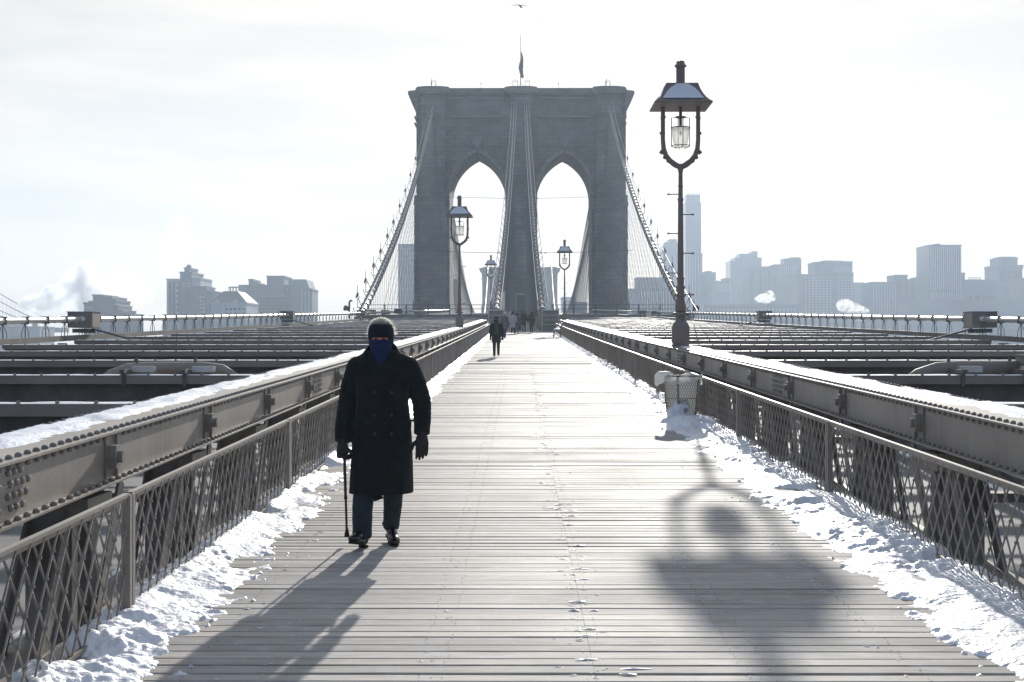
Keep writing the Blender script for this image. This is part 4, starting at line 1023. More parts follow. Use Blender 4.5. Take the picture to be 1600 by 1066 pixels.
def bench():
    d = 93.0; x = 2.15; t = thing('bench', 'slatted bench loaded with snow against the right fence near the far people', 'bench', (x, d, dz(d) + 0.03), R(-90))
    b = MB()
    for k in range(4): b.box((0, -0.2 + k * 0.11, 0.43), (1.5, 0.08, 0.04))
    b.build('seat', M['steel2'], t)
    b = MB()
    for k in range(3): b.box((0, 0.24 + k * 0.03, 0.55 + k * 0.13), (1.5, 0.03, 0.09))
    b.build('backrest', M['steel2'], t)
    for q in (-0.65, 0.65):
        b = MB(); b.tube([(q, -0.24, 0), (q, -0.2, 0.42)], 0.025, 6); b.tube([(q, 0.22, 0), (q, 0.2, 0.42), (q, 0.32, 0.9)], 0.025, 6); b.tube([(q, -0.28, 0.02), (q, 0.28, 0.02)], 0.02, 6); b.tube([(q, -0.22, 0.42), (q, -0.24, 0.62), (q, 0.24, 0.64)], 0.02, 6); b.build('leg', M['dark'], t)
    b = MB(); b.ell((0, 0, 0.50), (0.74, 0.26, 0.11), 18, 8); b.ell((-0.3, 0.05, 0.58), (0.35, 0.2, 0.12), 14, 8); b.build('snow_load', M['snow'], t, smooth=True)
    b = MB(); b.ell((-0.1, 0.3, 0.93), (0.7, 0.07, 0.06), 18, 8); b.build('snow_ridge', M['snow'], t, smooth=True)
bench()

# ------------------------------------------------------------------ far city
def bmat(name, c, c2=None): return mat(name, c, 0.7, color2=c2 or tuple(q * 1.35 for q in c), vscale=0.03)
BM = {'a': bmat('facade_grey', (0.12, 0.145, 0.18)), 'b': bmat('facade_brown', (0.15, 0.15, 0.165)), 'c': bmat('facade_pale', (0.34, 0.37, 0.40)),
      'g': mat('facade_glass', (0.10, 0.14, 0.18), 0.25, color2=(0.16, 0.22, 0.27), vscale=0.05), 'r': bmat('roof_slate', (0.05, 0.05, 0.055)), 'w': bmat('window_dark', (0.035, 0.045, 0.055)), 'p': bmat('pale_mullion', (0.5, 0.5, 0.5))}
def building(lab, d, blocks, strips=None, cat='building', wm='a', depth=30, name='building', windows=None):
    """blocks: (x0, x1, ytop, part name, material, front offset in m)"""
    xm = (blocks[0][0] + blocks[0][1]) / 2; base = WATER + 1
    t = thing(name, lab, cat, (CX + (xm - VPX) / F * d, d, base))
    for i, bl in enumerate(blocks):
        x0, x1, yt, pn, m_ = bl[:5]; off = bl[5] if len(bl) > 5 else i * 0.6; zb = bl[6] if len(bl) > 6 else None
        a = P(x0, yt, d); c = P(x1, yt, d); z0 = base if zb is None else P(0, zb, d).z
        b = MB(); dep = depth if i == 0 else max(6, depth - 2 * abs(off) - i)
        b.box2((a.x, d + off, z0), (c.x, d + off + dep, a.z)); b.box2((a.x - 0.3, d + off - 0.3, a.z), (c.x + 0.3, d + off + dep + .3, a.z + 0.8))
        b.build(pn, BM[m_], t, True)
    for st in (strips or []):            # (x0, x1, ytop, ybottom, count, fill, material, part name, off)
        x0, x1, yt, yb, n, fill, m_, pn, off = st
        for k in range(n):
            a = P(x0 + (x1 - x0) * (k + 0.5 - fill / 2) / n, yt, d); c = P(x0 + (x1 - x0) * (k + 0.5 + fill / 2) / n, yb, d)
            b = MB(); b.box2((a.x, d + off - 0.7, c.z), (c.x, d + off + 0.2, a.z)); b.build(pn, BM[m_], t, True)
    for wn in (windows or []):           # (x0, x1, ytop, ybottom, nx, ny, off, material)
        x0, x1, yt, yb, nx, ny, off, m_ = wn; its = []
        for j in range(ny):
            for i in range(nx):
                its.append((x0 + (x1 - x0) * (i + 0.5) / nx, yt + (yb - yt) * (j + 0.5) / ny, (x1 - x0) / nx * 0.55, (yb - yt) / ny * 0.5))
        def wf(b, q):
            a = P(q[0] - q[2] / 2, q[1] - q[3] / 2, d); c = P(q[0] + q[2] / 2, q[1] + q[3] / 2, d); b.box2((a.x, d + off - 0.25, c.z), (c.x, d + off + 0.1, a.z))
        many('window', its, wf, BM[m_], t)
    return t
# left shore
building('stepped apartment block rising just right of the nearest left steel box', 640, [(129, 195, 492, 'wall', 'a', 1), (129.5, 138, 475, 'wing', 'a', 0.4), (138, 145, 473, 'wing', 'a', 0), (145, 160, 463, 'tower', 'b', -1), (160, 174, 466, 'tower', 'b', -0.6), (174, 179, 471, 'step', 'b', 0), (179, 183, 479, 'step', 'b', 0.3), (183, 190, 487, 'step', 'b', 0.5)],
         windows=[(130, 144, 478, 503, 6, 5, 0, 'c')])
tB = building('tall balconied tower with a domed water tank, leftmost of the big left cluster', 720, [(260, 281, 438, 'wall', 'c', 0), (255, 262, 494, 'annex', 'b', -2), (281, 299, 427, 'core', 'a', -0.5), (299, 312.6, 436, 'wing', 'c', 0), (290, 324, 450, 'wing', 'g', -3), (324, 333.4, 457, 'wing', 'g', -2), (306, 313, 456, 'step', 'a', -4), (286, 294, 420, 'tank_room', 'a', 2, 427)],
         strips=[(262, 281, 441, 503, 3, 0.45, 'w', 'window_strip', 0), (291, 324, 453, 503, 6, 0.5, 'a', 'window_strip', -3), (325, 333, 460, 503, 2, 0.5, 'a', 'window_strip', -2)],
         windows=[(284, 297, 441, 449, 2, 2, -0.5, 'p'), (300, 312, 440, 449, 2, 2, 0, 'p'), (272, 280, 441, 502, 1, 7, -0.75, 'p'), (313, 323, 462, 502, 2, 7, -3.8, 'p')])
p = P(290, 420, 722)
b = MB(); b.lathe([(1.35, 0), (1.4, 1.6), (1.0, 2.2), (0.15, 2.7)], (p.x, p.y + 6, p.z - 0.1), 12); b.build('water_tank', BM['a'], tB, True)
b = MB(); p = P(309.7, 429, 722); b.tube([(p.x, p.y + 4, p.z), (p.x, p.y + 4, p.z - 2.5)], 0.15, 5); b.build('antenna', BM['a'], tB, True)
for k in range(15):
    b = MB(); a = P(258.6, 443 + k * 4, 720); b.box((a.x + 0.2, 724, a.z), (1.1, 3, 0.7)); b.build('balcony', BM['b'], tB, True)
tC = building('pale house with a dark mansard roof and a ring shaped roof lantern', 680, [(329, 384.6, 474.7, 'wall', 'c', 0)],
              windows=[(350, 384, 480, 500, 5, 3, 0, 'w')])
b = MB(); A = [P(328.6, 474.7, 680), P(385.4, 474.7, 680), P(367.6, 454.4, 680), P(345.6, 454.4, 680)]
z0, z1 = A[0].z + 0.8, A[2].z; y0, y1 = 679.5, 710.5; ins = (A[3].x - A[0].x)
b.add([(A[0].x, y0, z0), (A[1].x, y0, z0), (A[1].x, y1, z0), (A[0].x, y1, z0), (A[3].x, y0 + ins, z1), (A[2].x, y0 + ins, z1), (A[2].x, y1 - ins, z1), (A[3].x, y1 - ins, z1)], [(3, 2, 1, 0), (4, 5, 6, 7), (0, 1, 5, 4), (1, 2, 6, 5), (2, 3, 7, 6), (3, 0, 4, 7)])
b.build('mansard_roof', BM['r'], tC, True)
b = MB(); c0 = P(356.5, 454.4, 680); rr = 2.9; cy = 695
for k in range(12):
    a = 2 * math.pi * k / 12; b.tube([(c0.x + rr * math.cos(a), cy + rr * math.sin(a), c0.z - 0.1), (c0.x + rr * math.cos(a), cy + rr * math.sin(a), c0.z + 2.2)], 0.16, 4)
b.lathe([(rr + 0.2, 2.1), (rr + 0.25, 2.5), (0.3, 2.7)], (c0.x, cy, c0.z), 20); b.lathe([(rr + 0.2, 0), (rr + 0.2, 0.3)], (c0.x, cy, c0.z), 20); b.build('roof_lantern', BM['a'], tC, True)
for px in (339, 368):
    b = MB(); a = P(px, 475, 680); b.prism([(a.x - 1.6, a.z - 2), (a.x + 1.6, a.z - 2), (a.x + 1.6, a.z + 1), (a.x, a.z + 2.4), (a.x - 1.6, a.z + 1)], 678.6, 684); b.lathe([(0.5, -0.2), (0.5, 0.2)], (a.x, 678.5, a.z - 1.8), 10); b.build('gable', BM['c'], tC, True)
tD = building('long brick warehouse block with a boxy roof room and a sloped glass corner', 760, [(369, 470, 461, 'wall', 'b', 0), (371, 462, 447, 'upper_floor', 'a', 3), (416, 443, 433, 'roof_room', 'a', 1), (387, 393, 438, 'tank_room', 'b', 2), (393, 400, 443, 'tank_room', 'b', 2), (455, 484, 453, 'corner_wing', 'a', -2), (484, 488, 453.5, 'corner_wing', 'a', -1), (450, 457, 441, 'roof_room', 'a', 2)],
              windows=[(400, 466, 464, 502, 14, 7, 0, 'w')], strips=[(372, 384, 447.6, 455, 4, 0.5, 'c', 'loggia_post', 2.6), (443, 462, 449, 460, 6, 0.4, 'c', 'pilaster', 3), (470, 486, 456, 503, 3, 0.4, 'c', 'pilaster', -2)])
b = MB(); q = [P(455, 453, 760), P(484, 453, 760), P(478, 436.5, 760), P(455, 436.5, 760)]; b.prism([(k.x, k.z) for k in q], 760, 785); b.build('glass_slope', BM['g'], tD, True)
building('dark slab tower seen behind the left suspender wires beside the tower', 950, [(622, 647, 383, 'wall', 'g', 0)], strips=[(624, 646, 388, 486, 6, 0.35, 'p', 'pilaster', 0)])
building('narrow dark slab seen inside the left arch', 900, [(704, 717, 438, 'wall', 'b', 0)], strips=[(706, 716, 441, 486, 3, 0.4, 'w', 'window_strip', 0)])
building('low pale blocks seen at the foot of the right arch', 1000, [(878, 900, 466, 'wall', 'c', 0), (893, 918, 474, 'wing', 'a', -2)], windows=[(880, 899, 469, 490, 6, 4, 0, 'w')])
# right shore
building('long low office block behind the right suspender wires', 900, [(979, 1060, 453, 'wall', 'g', 0), (996, 1039, 435, 'tower', 'a', 4)], strips=[(1000, 1058, 455, 500, 12, 0.3, 'c', 'pilaster', 0)])
building('hazy dome topped tower left of the tall slender tower', 1250, [(1035, 1066, 386, 'wall', 'g', 0), (1040, 1062, 380, 'step', 'g', 1), (1046, 1058, 375, 'step', 'g', 2)])
tt = building('very tall slender tower, the highest of the right skyline', 1300, [(1071, 1095.5, 318, 'wall', 'g', 0), (1072.5, 1094, 306, 'upper_shaft', 'g', 1), (1070, 1097, 398, 'lower_shaft', 'g', -1.5)],
         strips=[(1072.5, 1094, 302, 306.5, 9, 0.45, 'g', 'crown_fin', 1.6), (1071, 1097, 400, 500, 6, 0.3, 'c', 'pilaster', -1.5)], depth=18)
building('stepped block just right of the tall slender tower', 1200, [(1096.6, 1118.5, 427, 'wall', 'a', 0), (1118, 1123, 440, 'step', 'a', 0.5), (1104, 1112, 425, 'roof_room', 'a', 2)])
building('low open framed block between two hazy towers', 1150, [(1113, 1140, 458, 'wall', 'a', -2), (1124, 1141, 441, 'frame', 'a', 2), (1133, 1141, 436, 'roof_room', 'a', 3)], windows=[(1124, 1140, 443, 456, 5, 4, 2, 'p')])
building('pale tower with a ragged stepped roof on the right skyline', 1280, [(1141, 1184, 409, 'wall', 'g', 0), (1148, 1184, 404, 'step', 'g', 1), (1156, 1184, 398, 'step', 'g', 2), (1176, 1184, 394, 'step', 'g', 3), (1184, 1190, 404, 'wing', 'g', 1), (1184, 1187, 415, 'wing', 'g', 2)], strips=[(1142, 1166, 412, 500, 4, 0.3, 'a', 'window_strip', 0)])
building('broad twin slab in front of the ragged roofed tower', 1150, [(1167, 1210, 418, 'wall', 'a', 0), (1209, 1246, 415, 'wing', 'a', -1.5), (1227, 1254, 405, 'tower', 'g', 6), (1238, 1252, 403, 'roof_room', 'g', 7)], strips=[(1214, 1245, 417, 428, 10, 0.45, 'c', 'pilaster', -1.5), (1168, 1208, 424, 500, 3, 0.15, 'w', 'window_strip', 0)])
building('block with bands of pale windows under a pale penthouse', 1050, [(1246, 1274, 430, 'wall', 'b', 1), (1273, 1333, 428, 'wall', 'b', 0), (1273, 1303, 411, 'penthouse', 'a', 2), (1303, 1332, 410, 'penthouse', 'c', 1), (1288, 1318, 408.5, 'roof_room', 'c', 4)],
         windows=[(1256, 1300, 432, 500, 8, 16, 0, 'c'), (1308, 1332, 432, 500, 5, 16, 0, 'c')], strips=[(1305, 1331, 412, 416, 10, 0.4, 'a', 'pilaster', 1)])
building('narrow stepped block right of the banded block', 1200, [(1332, 1348.6, 443, 'wall', 'a', 0), (1348, 1351, 455, 'step', 'a', 1), (1350, 1354, 469, 'step', 'a', 1.5)])
building('wide striped concrete slab with a square roof room', 1000, [(1361, 1400, 442.5, 'wall', 'a', 0), (1400, 1419, 431, 'roof_room', 'a', 3), (1419, 1450, 438, 'wing', 'a', 1), (1400, 1420, 440, 'wing', 'a', 0.5), (1434.5, 1439, 434.5, 'tank_room', 'a', 6)],
         strips=[(1362, 1400, 444, 500, 9, 0.35, 'c', 'pilaster', 0), (1401, 1449, 442, 500, 5, 0.25, 'w', 'window_strip', 0)])
building('tall white ribbed office tower on the right skyline', 950, [(1450.5, 1501, 384.5, 'wall', 'g', 0), (1466, 1471, 382, 'roof_room', 'a', 5), (1453, 1504.5, 455, 'base_wing', 'g', -1.2)],
         strips=[(1452, 1501, 386, 455, 15, 0.38, 'p', 'mullion', 0), (1453, 1504, 456, 500, 15, 0.38, 'p', 'mullion', -1.2)])
building('thin dark block peeping out behind the white ribbed tower', 1000, [(1497, 1506.6, 428, 'wall', 'a', 0)])
ts = building('broad dark block with a rooftop sign frame', 1000, [(1506.6, 1558.6, 439, 'wall', 'a', 0)], strips=[(1508, 1557, 462, 500, 4, 0.6, 'w', 'window_strip', 0)])
b = MB(); a = P(1515, 438.5, 1000); c = P(1534, 433, 1000)
b.box2((a.x, 1004, a.z + 0.6), (c.x, 1004.4, a.z + 0.9)); b.box2((a.x, 1004, c.z - 0.2), (c.x, 1004.4, c.z))
for k in range(9): x = a.x + (c.x - a.x) * k / 8; b.box2((x - 0.15, 1004.05, a.z - 0.1), (x + 0.15, 1004.35, c.z - 0.02))
b.build('sign_frame', BM['r'], ts, True)
building('stepped tower with an octagonal top at the right edge', 1050, [(1558, 1596, 418, 'wall', 'a', 0), (1556.5, 1597, 416, 'cornice', 'a', -0.5, 421), (1563, 1591, 404, 'upper_tower', 'a', 3), (1566, 1589, 402.5, 'roof_room', 'a', 5)], strips=[(1560, 1594, 424, 440, 8, 0.35, 'w', 'window_strip', 0)])
building('dark block cut by the right edge of the view', 980, [(1598, 1640, 436, 'wall', 'a', 0)])
building('low row of blocks closing the skyline under the right towers', 940, [(1100, 1250, 478, 'wall', 'a', 0), (1420, 1640, 470, 'wing', 'a', 2)], windows=[(1105, 1245, 481, 500, 24, 3, 0, 'c')])

# distant suspension bridge at the left edge
g = thing('distant_bridge', 'faint far suspension bridge crossing the left edge of the view', 'bridge', P(40, 505, 900))
for (a, c) in (((-60, 420), (86, 505)), ((-60, 434), (71, 506)), ((-60, 452), (45, 503)), ((-60, 462), (28, 503))):
    pts = [];
    for k in range(13):
        u = k / 12; pts.append(P(a[0] + (c[0] - a[0]) * u, a[1] + (c[1] - a[1]) * u + 5 * math.sin(math.pi * u), 900 + (0 if a[1] in (420, 452) else 12)))
    b = MB(); b.tube(pts, 0.30, 5); b.build('cable', BM['a'], g, True)
for k in range(14):
    px = -4 + k * 6.5; b = MB(); a = P(px, 424 + (px + 60) * 0.582 + 4, 900); c = P(px, 540, 900); b.tube([a, c], 0.10, 3); b.build('hanger', BM['a'], g, True)
for px in (30, 49):
    b = MB(); a = P(px, 500, 905); c = P(px + 7, 560, 905); b.box2((a.x, 905, c.z), (c.x, 908, a.z)); b.box2((a.x - 0.5, 904.5, a.z), (c.x + 0.5, 908.5, a.z + 1)); b.build('tower_leg', BM['b'], g, True)
b = MB(); a = P(-80, 512, 900); b.box2((a.x, 898, a.z - 3), (P(96, 512, 900).x, 914, a.z)); b.build('deck', BM['b'], g, True)
building('low dark waterfront sheds at the left edge', 850, [(-60, 12, 506, 'wall', 'b', 0), (12, 60, 512, 'wing', 'a', 1)])

# ------------------------------------------------------------------ steam plumes
def steam(lab, px, py, d, rx, rz, dens, seed, thr=0.45, tilt=0.0, scale=1.6, parts=None, col=(0.97, 0.98, 1.0)):
    p = P(px, py, d); b = MB()
    for (ox, oz, ax, az) in (parts or [(0, 0, 1, 1)]):
        b.ell((ox * rx, 0, oz * rz), (ax * rx, ax * rx * 0.6, az * rz), 20, 12)
    m = bpy.data.materials.new('steam_%d' % seed); m.use_nodes = True; t = m.node_tree; t.nodes.clear(); L = t.links
    o = t.nodes.new('ShaderNodeOutputMaterial'); v = t.nodes.new('ShaderNodeVolumePrincipled'); v.inputs['Color'].default_value = (*col, 1); v.inputs['Anisotropy'].default_value = 0.45
    tcn = t.nodes.new('ShaderNodeTexCoord'); n = t.nodes.new('ShaderNodeTexNoise'); n.inputs['Scale'].default_value = scale / rz; n.inputs['Detail'].default_value = 6; n.inputs['Roughness'].default_value = 0.6; n.noise_dimensions = '4D'; n.inputs['W'].default_value = seed
    # soft falloff towards the hull of each lobe is left to the noise threshold
    mr = t.nodes.new('ShaderNodeMapRange'); mr.inputs['From Min'].default_value = thr; mr.inputs['From Max'].default_value = thr + 0.28; mr.inputs['To Max'].default_value = dens
    L.new(tcn.outputs['Object'], n.inputs['Vector']); 
    L.new(n.outputs['Fac'], mr.inputs['Value']); L.new(mr.outputs[0], v.inputs['Density']); L.new(v.outputs[0], o.inputs['Volume'])
    ob = b.build('steam_plume', m); ob.location = p; ob.rotation_euler = (0, tilt, 0); tag(ob, lab, 'steam', kind='stuff')
    ob.modifiers.new('fuse', 'REMESH').mode = 'VOXEL'; ob.modifiers['fuse'].voxel_size = rz / 10
steam('thick steam plume tinted blue grey for shade, blowing left behind the stepped block', 112, 462, 790, 27, 15, 0.40, 3, 0.36, 0, 1.9, [(-0.75, -0.35, 0.40, 0.42), (-0.3, -0.1, 0.42, 0.55), (0.1, 0.35, 0.38, 0.75), (0.3, -0.1, 0.40, 0.6), (0.25, 0.95, 0.25, 0.4)], (0.90, 0.94, 0.99))  # bluish steam colour paints in the shadow lying on this plume
steam('white sunlit steam between the stepped block and the balconied tower', 196, 452, 800, 21, 14, 0.10, 12, 0.44, 0, 2.2, [(-0.7, 0.1, 0.45, 0.7), (-0.1, 0.25, 0.5, 0.75), (0.4, -0.2, 0.42, 0.6), (0.0, -0.5, 0.6, 0.4)])
steam('faint wisps of steam drifting up above the thick plume', 248, 400, 800, 26, 26, 0.030, 5, 0.44, 0, 1.8, [(-0.5, -0.7, 0.45, 0.35), (-0.1, -0.3, 0.42, 0.4), (0.25, 0.1, 0.4, 0.45), (0.45, 0.6, 0.35, 0.4)])
steam('small white steam puff before the broad twin slab', 1197, 464, 930, 8, 5.5, 0.7, 7, 0.44, 0, 2.6, [(-0.1, -0.2, 0.9, 0.6), (0.3, 0.1, 0.5, 0.7)])
steam('white steam puff low between two right blocks', 1334, 484, 920, 10.5, 7.5, 0.7, 9, 0.42, 0, 2.6, [(-0.55, 0.35, 0.6, 0.6), (0.35, -0.35, 0.65, 0.7), (0, 0, 0.5, 0.6)])

# ------------------------------------------------------------------ gulls
gm = mat('gull_feathers', (0.22, 0.22, 0.23), 0.8, var=0.2)
def gull(px, py, d, span, lab, bank_=0.0):
    p = P(px, py, d); g = MB(); k = span
    g.ell((0.06 * k, 0, 0), (0.13 * k, 0.05 * k, 0.045 * k), 10, 7, (0, R(30), 0)); g.ell((0.16 * k, -0.03 * k, -0.08 * k), (0.05 * k, 0.035 * k, 0.03 * k), 8, 6)
    g.prism([(0.02 * k, 0.03 * k), (0.10 * k, -0.14 * k), (0.14 * k, -0.03 * k)], -0.02 * k, 0.02 * k)
    for s_ in (-1, 1):
        pts = [(0, 0.03), (0.16, 0.045), (0.32, 0.02), (0.42, -0.02), (0.54 if s_ < 0 else 0.46, -0.10 if s_ < 0 else -0.0)]; ch = [0.05, 0.055, 0.045, 0.03, 0.006]
        vs = []
        for (u, z), c in zip(pts, ch):
            for (yy, zz) in ((-c, 0), (0, c * 0.45), (c, 0), (0, -c * 0.25)): vs.append((s_ * u * k, yy * k, z * k + zz * k))
        fs = [(i * 4 + q, i * 4 + (q + 1) % 4, (i + 1) * 4 + (q + 1) % 4, (i + 1) * 4 + q) for i in range(4) for q in range(4)] + [(0, 1, 2, 3), (16, 17, 18, 19)]
        g.add(vs, fs)
    o = g.build('gull', gm); o.location = p; o.rotation_euler = (0.3, bank_, 0)
    tag(o, lab, 'bird', 'gulls over the tower')
gull(811, 9, 95, 1.15, 'larger gull gliding at the top edge above the flag', 0.05)
gull(846, 30, 160, 0.5, 'tiny gull right of and below the larger one', 0.6)

# ------------------------------------------------------------------ people
def fused(name, mb, m, parent, vox=0.01, sm=4):
    o = mb.build(name, m, parent, smooth=True)
    r = o.modifiers.new('fuse', 'REMESH'); r.mode = 'VOXEL'; r.voxel_size = vox; r.use_smooth_shade = True
    if sm: s_ = o.modifiers.new('smooth', 'SMOOTH'); s_.iterations = sm; s_.factor = 0.5
    return o
def V(*a): return Vector(a)
def hand(mb, wrist, down, out_, palmn, curl=0.5, grip=False, s=1.0):
    """five fingers on a palm; down = along the hand, out_ = towards the thumb, palmn = where the palm faces"""
    down = down.normalized(); out_ = (out_ - down * out_.dot(down)).normalized(); palmn = (palmn - down * palmn.dot(down) - out_ * palmn.dot(out_)).normalized()
    kn = wrist + down * 0.085 * s
    for k in range(4):
        o = out_ * (0.032 - 0.021 * k) * s
        mb.tube([wrist + o * 0.7, wrist + down * 0.045 * s + o, kn + o], [0.017 * s, 0.0155 * s, 0.0125 * s], 8)
    mb.ell(wrist + down * 0.045 * s, (0.03 * s, 0.03 * s, 0.045 * s), 10, 8)
    ln = (0.070, 0.078, 0.072, 0.056)
    for k in range(4):
        o = out_ * (0.034 - 0.0225 * k) * s; p = kn + o; ang = curl * (0.9 + 0.12 * k); a = 0.0; pts = [p - down * 0.01]; d = down
        for j, f in enumerate((0.45, 0.32, 0.23)):
            a += ang * (1.0 if j == 0 else 1.15) * (1.6 if grip else 1)
            d = down * math.cos(a) + palmn * math.sin(a); pts.append(pts[-1] + d * ln[k] * f * s * 1.05)
        mb.limb(pts, [0.0115 * s, 0.0108 * s, 0.0098 * s, 0.0082 * s], 8)
    b0 = wrist + down * 0.025 * s + out_ * 0.022 * s; t1 = b0 + (out_ * 0.75 + down * 0.5 + palmn * 0.35).normalized() * 0.038 * s
    t2 = t1 + (out_ * (0.1 if grip else 0.35) + down * 0.85 + palmn * (0.8 if grip else 0.25)).normalized() * 0.033 * s; t3 = t2 + (out_ * (-0.5 if grip else 0.1) + down * 0.8 + palmn * 0.5).normalized() * 0.025 * s
    mb.limb([b0, t1, t2, t3], [0.016 * s, 0.014 * s, 0.0118 * s, 0.009 * s], 8)

def main_man():
    d0 = 10.63; ox = CX + (597 - VPX) / F * d0; z0 = dz(d0)
    g = thing('person', 'man in long black overcoat and blue face mask with a cane, nearest the camera', 'person', (ox, d0, z0))
    # --- body: one continuous figure (head, neck, trunk, limbs)
    b = MB(); hc = V(-0.004, -0.045, 1.588)
    b.ell(hc, (0.078, 0.098, 0.118), 20, 14); b.ell(hc + V(0, -0.03, -0.075), (0.055, 0.065, 0.055), 14, 10)
    b.ell(hc + V(0, -0.098, -0.022), (0.014, 0.018, 0.022), 10, 8); b.limb([hc + V(0, -0.09, 0.01), hc + V(0, -0.108, -0.03)], [0.009, 0.013], 8)
    for s_ in (-1, 1):
        b.ell(hc + V(0.033 * s_, -0.089, -0.004), (0.024, 0.010, 0.008), 10, 6); b.ell(hc + V(0.045 * s_, -0.075, -0.02), (0.022, 0.016, 0.014), 10, 6); b.ell(hc + V(0.08 * s_, 0.01, -0.01), (0.01, 0.02, 0.03), 8, 6)
    b.limb([V(0, -0.01, 1.40), V(-0.002, -0.03, 1.52)], [0.065, 0.056], 14)
    b.rings([(0.80, 0, 0, 0.15, 0.10), (0.95, 0, 0, 0.16, 0.11), (1.1, 0, 0, 0.15, 0.10), (1.3, 0, 0, 0.18, 0.11), (1.40, 0, 0, 0.17, 0.09), (1.44, 0, 0, 0.09, 0.06)], 24)
    b.limb([V(-0.19, 0, 1.39), V(-0.26, 0.04, 1.08), V(-0.285, -0.06, 0.83)], [0.05, 0.04, 0.028], 12); b.limb([V(0.20, 0, 1.39), V(0.29, 0.03, 1.10), V(0.297, -0.05, 0.87)], [0.05, 0.04, 0.028], 12)
    b.limb([V(-0.09, 0, 0.85), V(-0.125, -0.07, 0.48), V(-0.14, -0.05, 0.10)], [0.075, 0.052, 0.036], 12); b.limb([V(0.09, 0, 0.85), V(0.08, 0.03, 0.49), V(0.045, 0.26, 0.13)], [0.075, 0.052, 0.036], 12)
    fused('body', b, M['skin'], g, 0.0055, 2)
    for s_ in (-1, 1):
        b = MB(); b.ell(hc + V(0.030 * s_, -0.088, -0.022), (0.011, 0.008, 0.005), 12, 8); b.build('eye', M['eye'], g, smooth=True)
    # headband over ears and brow
    def ring_shell(name, rg, m, n=40, fold=None):
        q = MB(); q.rings(rg, n, 2.0, fold); return q
    b = MB(); b.rings([(1.535, -0.004, -0.030, 0.092, 0.102), (1.551, -0.004, -0.036, 0.095, 0.110), (1.579, -0.004, -0.042, 0.097, 0.1165), (1.60, -0.004, -0.043, 0.099, 0.117), (1.622, -0.004, -0.044, 0.098, 0.115), (1.645, -0.004, -0.043, 0.094, 0.110), (1.665, -0.004, -0.042, 0.087, 0.102), (1.678, -0.004, -0.040, 0.079, 0.093)], 40, 2.0)
    # eye slit
    hb = b.build('headband', M['band'], g, smooth=True); bm = bmesh.new(); bm.from_mesh(hb.data)
    dele = [f for f in bm.faces if (lambda c: 1.552 < c.z < 1.578 and c.y < -0.10 and abs(c.x) < 0.058)(f.calc_center_median()) or len(f.verts) > 4]
    bmesh.ops.delete(bm, geom=dele, context='FACES'); bm.to_mesh(hb.data); bm.free()
    so = hb.modifiers.new('thick', 'SOLIDIFY'); so.thickness = 0.005; so.offset = -1
    b = MB()
    b.rings([(1.385, 0, -0.075, 0.030, 0.045), (1.42, 0, -0.065, 0.058, 0.068), (1.46, 0, -0.050, 0.072, 0.085), (1.50, -0.004, -0.045, 0.080, 0.096), (1.53, -0.004, -0.050, 0.088, 0.108), (1.545, -0.004, -0.050, 0.0935, 0.118), (1.556, -0.004, -0.048, 0.094, 0.120), (1.561, -0.004, -0.046, 0.090, 0.116)], 40, 2.0,
            lambda a, z: 0.015 * math.sin(5 * a + z * 40) * max(0, min(1, (1.55 - z) * 14)) + 0.10 * math.exp(-((a - 1.5 * math.pi) / 0.16) ** 2) * math.exp(-((z - 1.552) / 0.018) ** 2))
    mk = b.build('face_mask', M['mask'], g, smooth=True)
    # hair: fuzzy grey strands over the crown
    b = MB(); rnd = random.Random(4)
    for k in range(4200):
        th = rnd.uniform(0, 2 * math.pi); ph = rnd.uniform(0.0, 0.62) ** 0.8 if rnd.random() < 0.6 else rnd.uniform(0.4, 1.5)
        n_ = V(math.sin(ph) * math.cos(th), math.sin(ph) * math.sin(th), math.cos(ph))
        if n_.z < 0.75 and n_.y < -0.2: continue
        if n_.z < 0.70 and rnd.random() < 0.5: continue
        r0 = V(n_.x * 0.101, n_.y * 0.112, n_.z * 0.118) + hc + V(0, 0.005, 0.0)
        tg = V(rnd.gauss(0, 1), rnd.gauss(0, 1) + 0.4, rnd.gauss(0, 0.5)); dr = (n_ * 0.8 + tg * 0.55).normalized(); L_ = rnd.uniform(0.014, 0.034)
        sd2 = dr.cross(V(rnd.random(), rnd.random(), rnd.random())).normalized() * 0.0014
        m1 = r0 + dr * L_ * 0.6; tip = r0 + dr * L_ + tg * 0.004
        b.add([r0 - sd2, r0 + sd2, m1 + sd2 * 0.8, m1 - sd2 * 0.8, tip], [(0, 1, 2, 3), (3, 2, 4)])
    b.mi = 1; b.ell(hc + V(0, 0.010, 0.0), (0.092, 0.104, 0.113), 24, 14)
    b.build('hair', [M['hair'], M['scalp']], g)
    # --- overcoat
    def fold(a, z):
        k = max(0, (1.05 - z)) * 0.06; return 1.6 * k * (0.5 * math.sin(5 * a + 1.0 + z * 1.5) + 0.35 * math.sin(9 * a + 2 - z * 2) + 0.2 * math.sin(15 * a)) + 0.006 * math.sin(14 * z + 3 * a)
    b = MB()
    b.rings([(0.405, -0.014, 0.012, 0.236, 0.190), (0.45, -0.012, 0.012, 0.235, 0.188), (0.6, -0.008, 0.010, 0.231, 0.175), (0.8, -0.002, 0.006, 0.226, 0.155), (0.95, 0.002, 0, 0.212, 0.145), (1.08, 0.003, 0, 0.196, 0.140), (1.2, 0.005, 0, 0.206, 0.142), (1.28, 0.006, 0, 0.222, 0.142), (1.34, 0.006, 0, 0.228, 0.135), (1.395, 0.006, 0, 0.226, 0.118), (1.43, 0.006, 0, 0.205, 0.105), (1.455, 0.004, 0.0, 0.165, 0.092), (1.485, 0.002, 0.0, 0.10, 0.08)], 64, 2.3, fold)
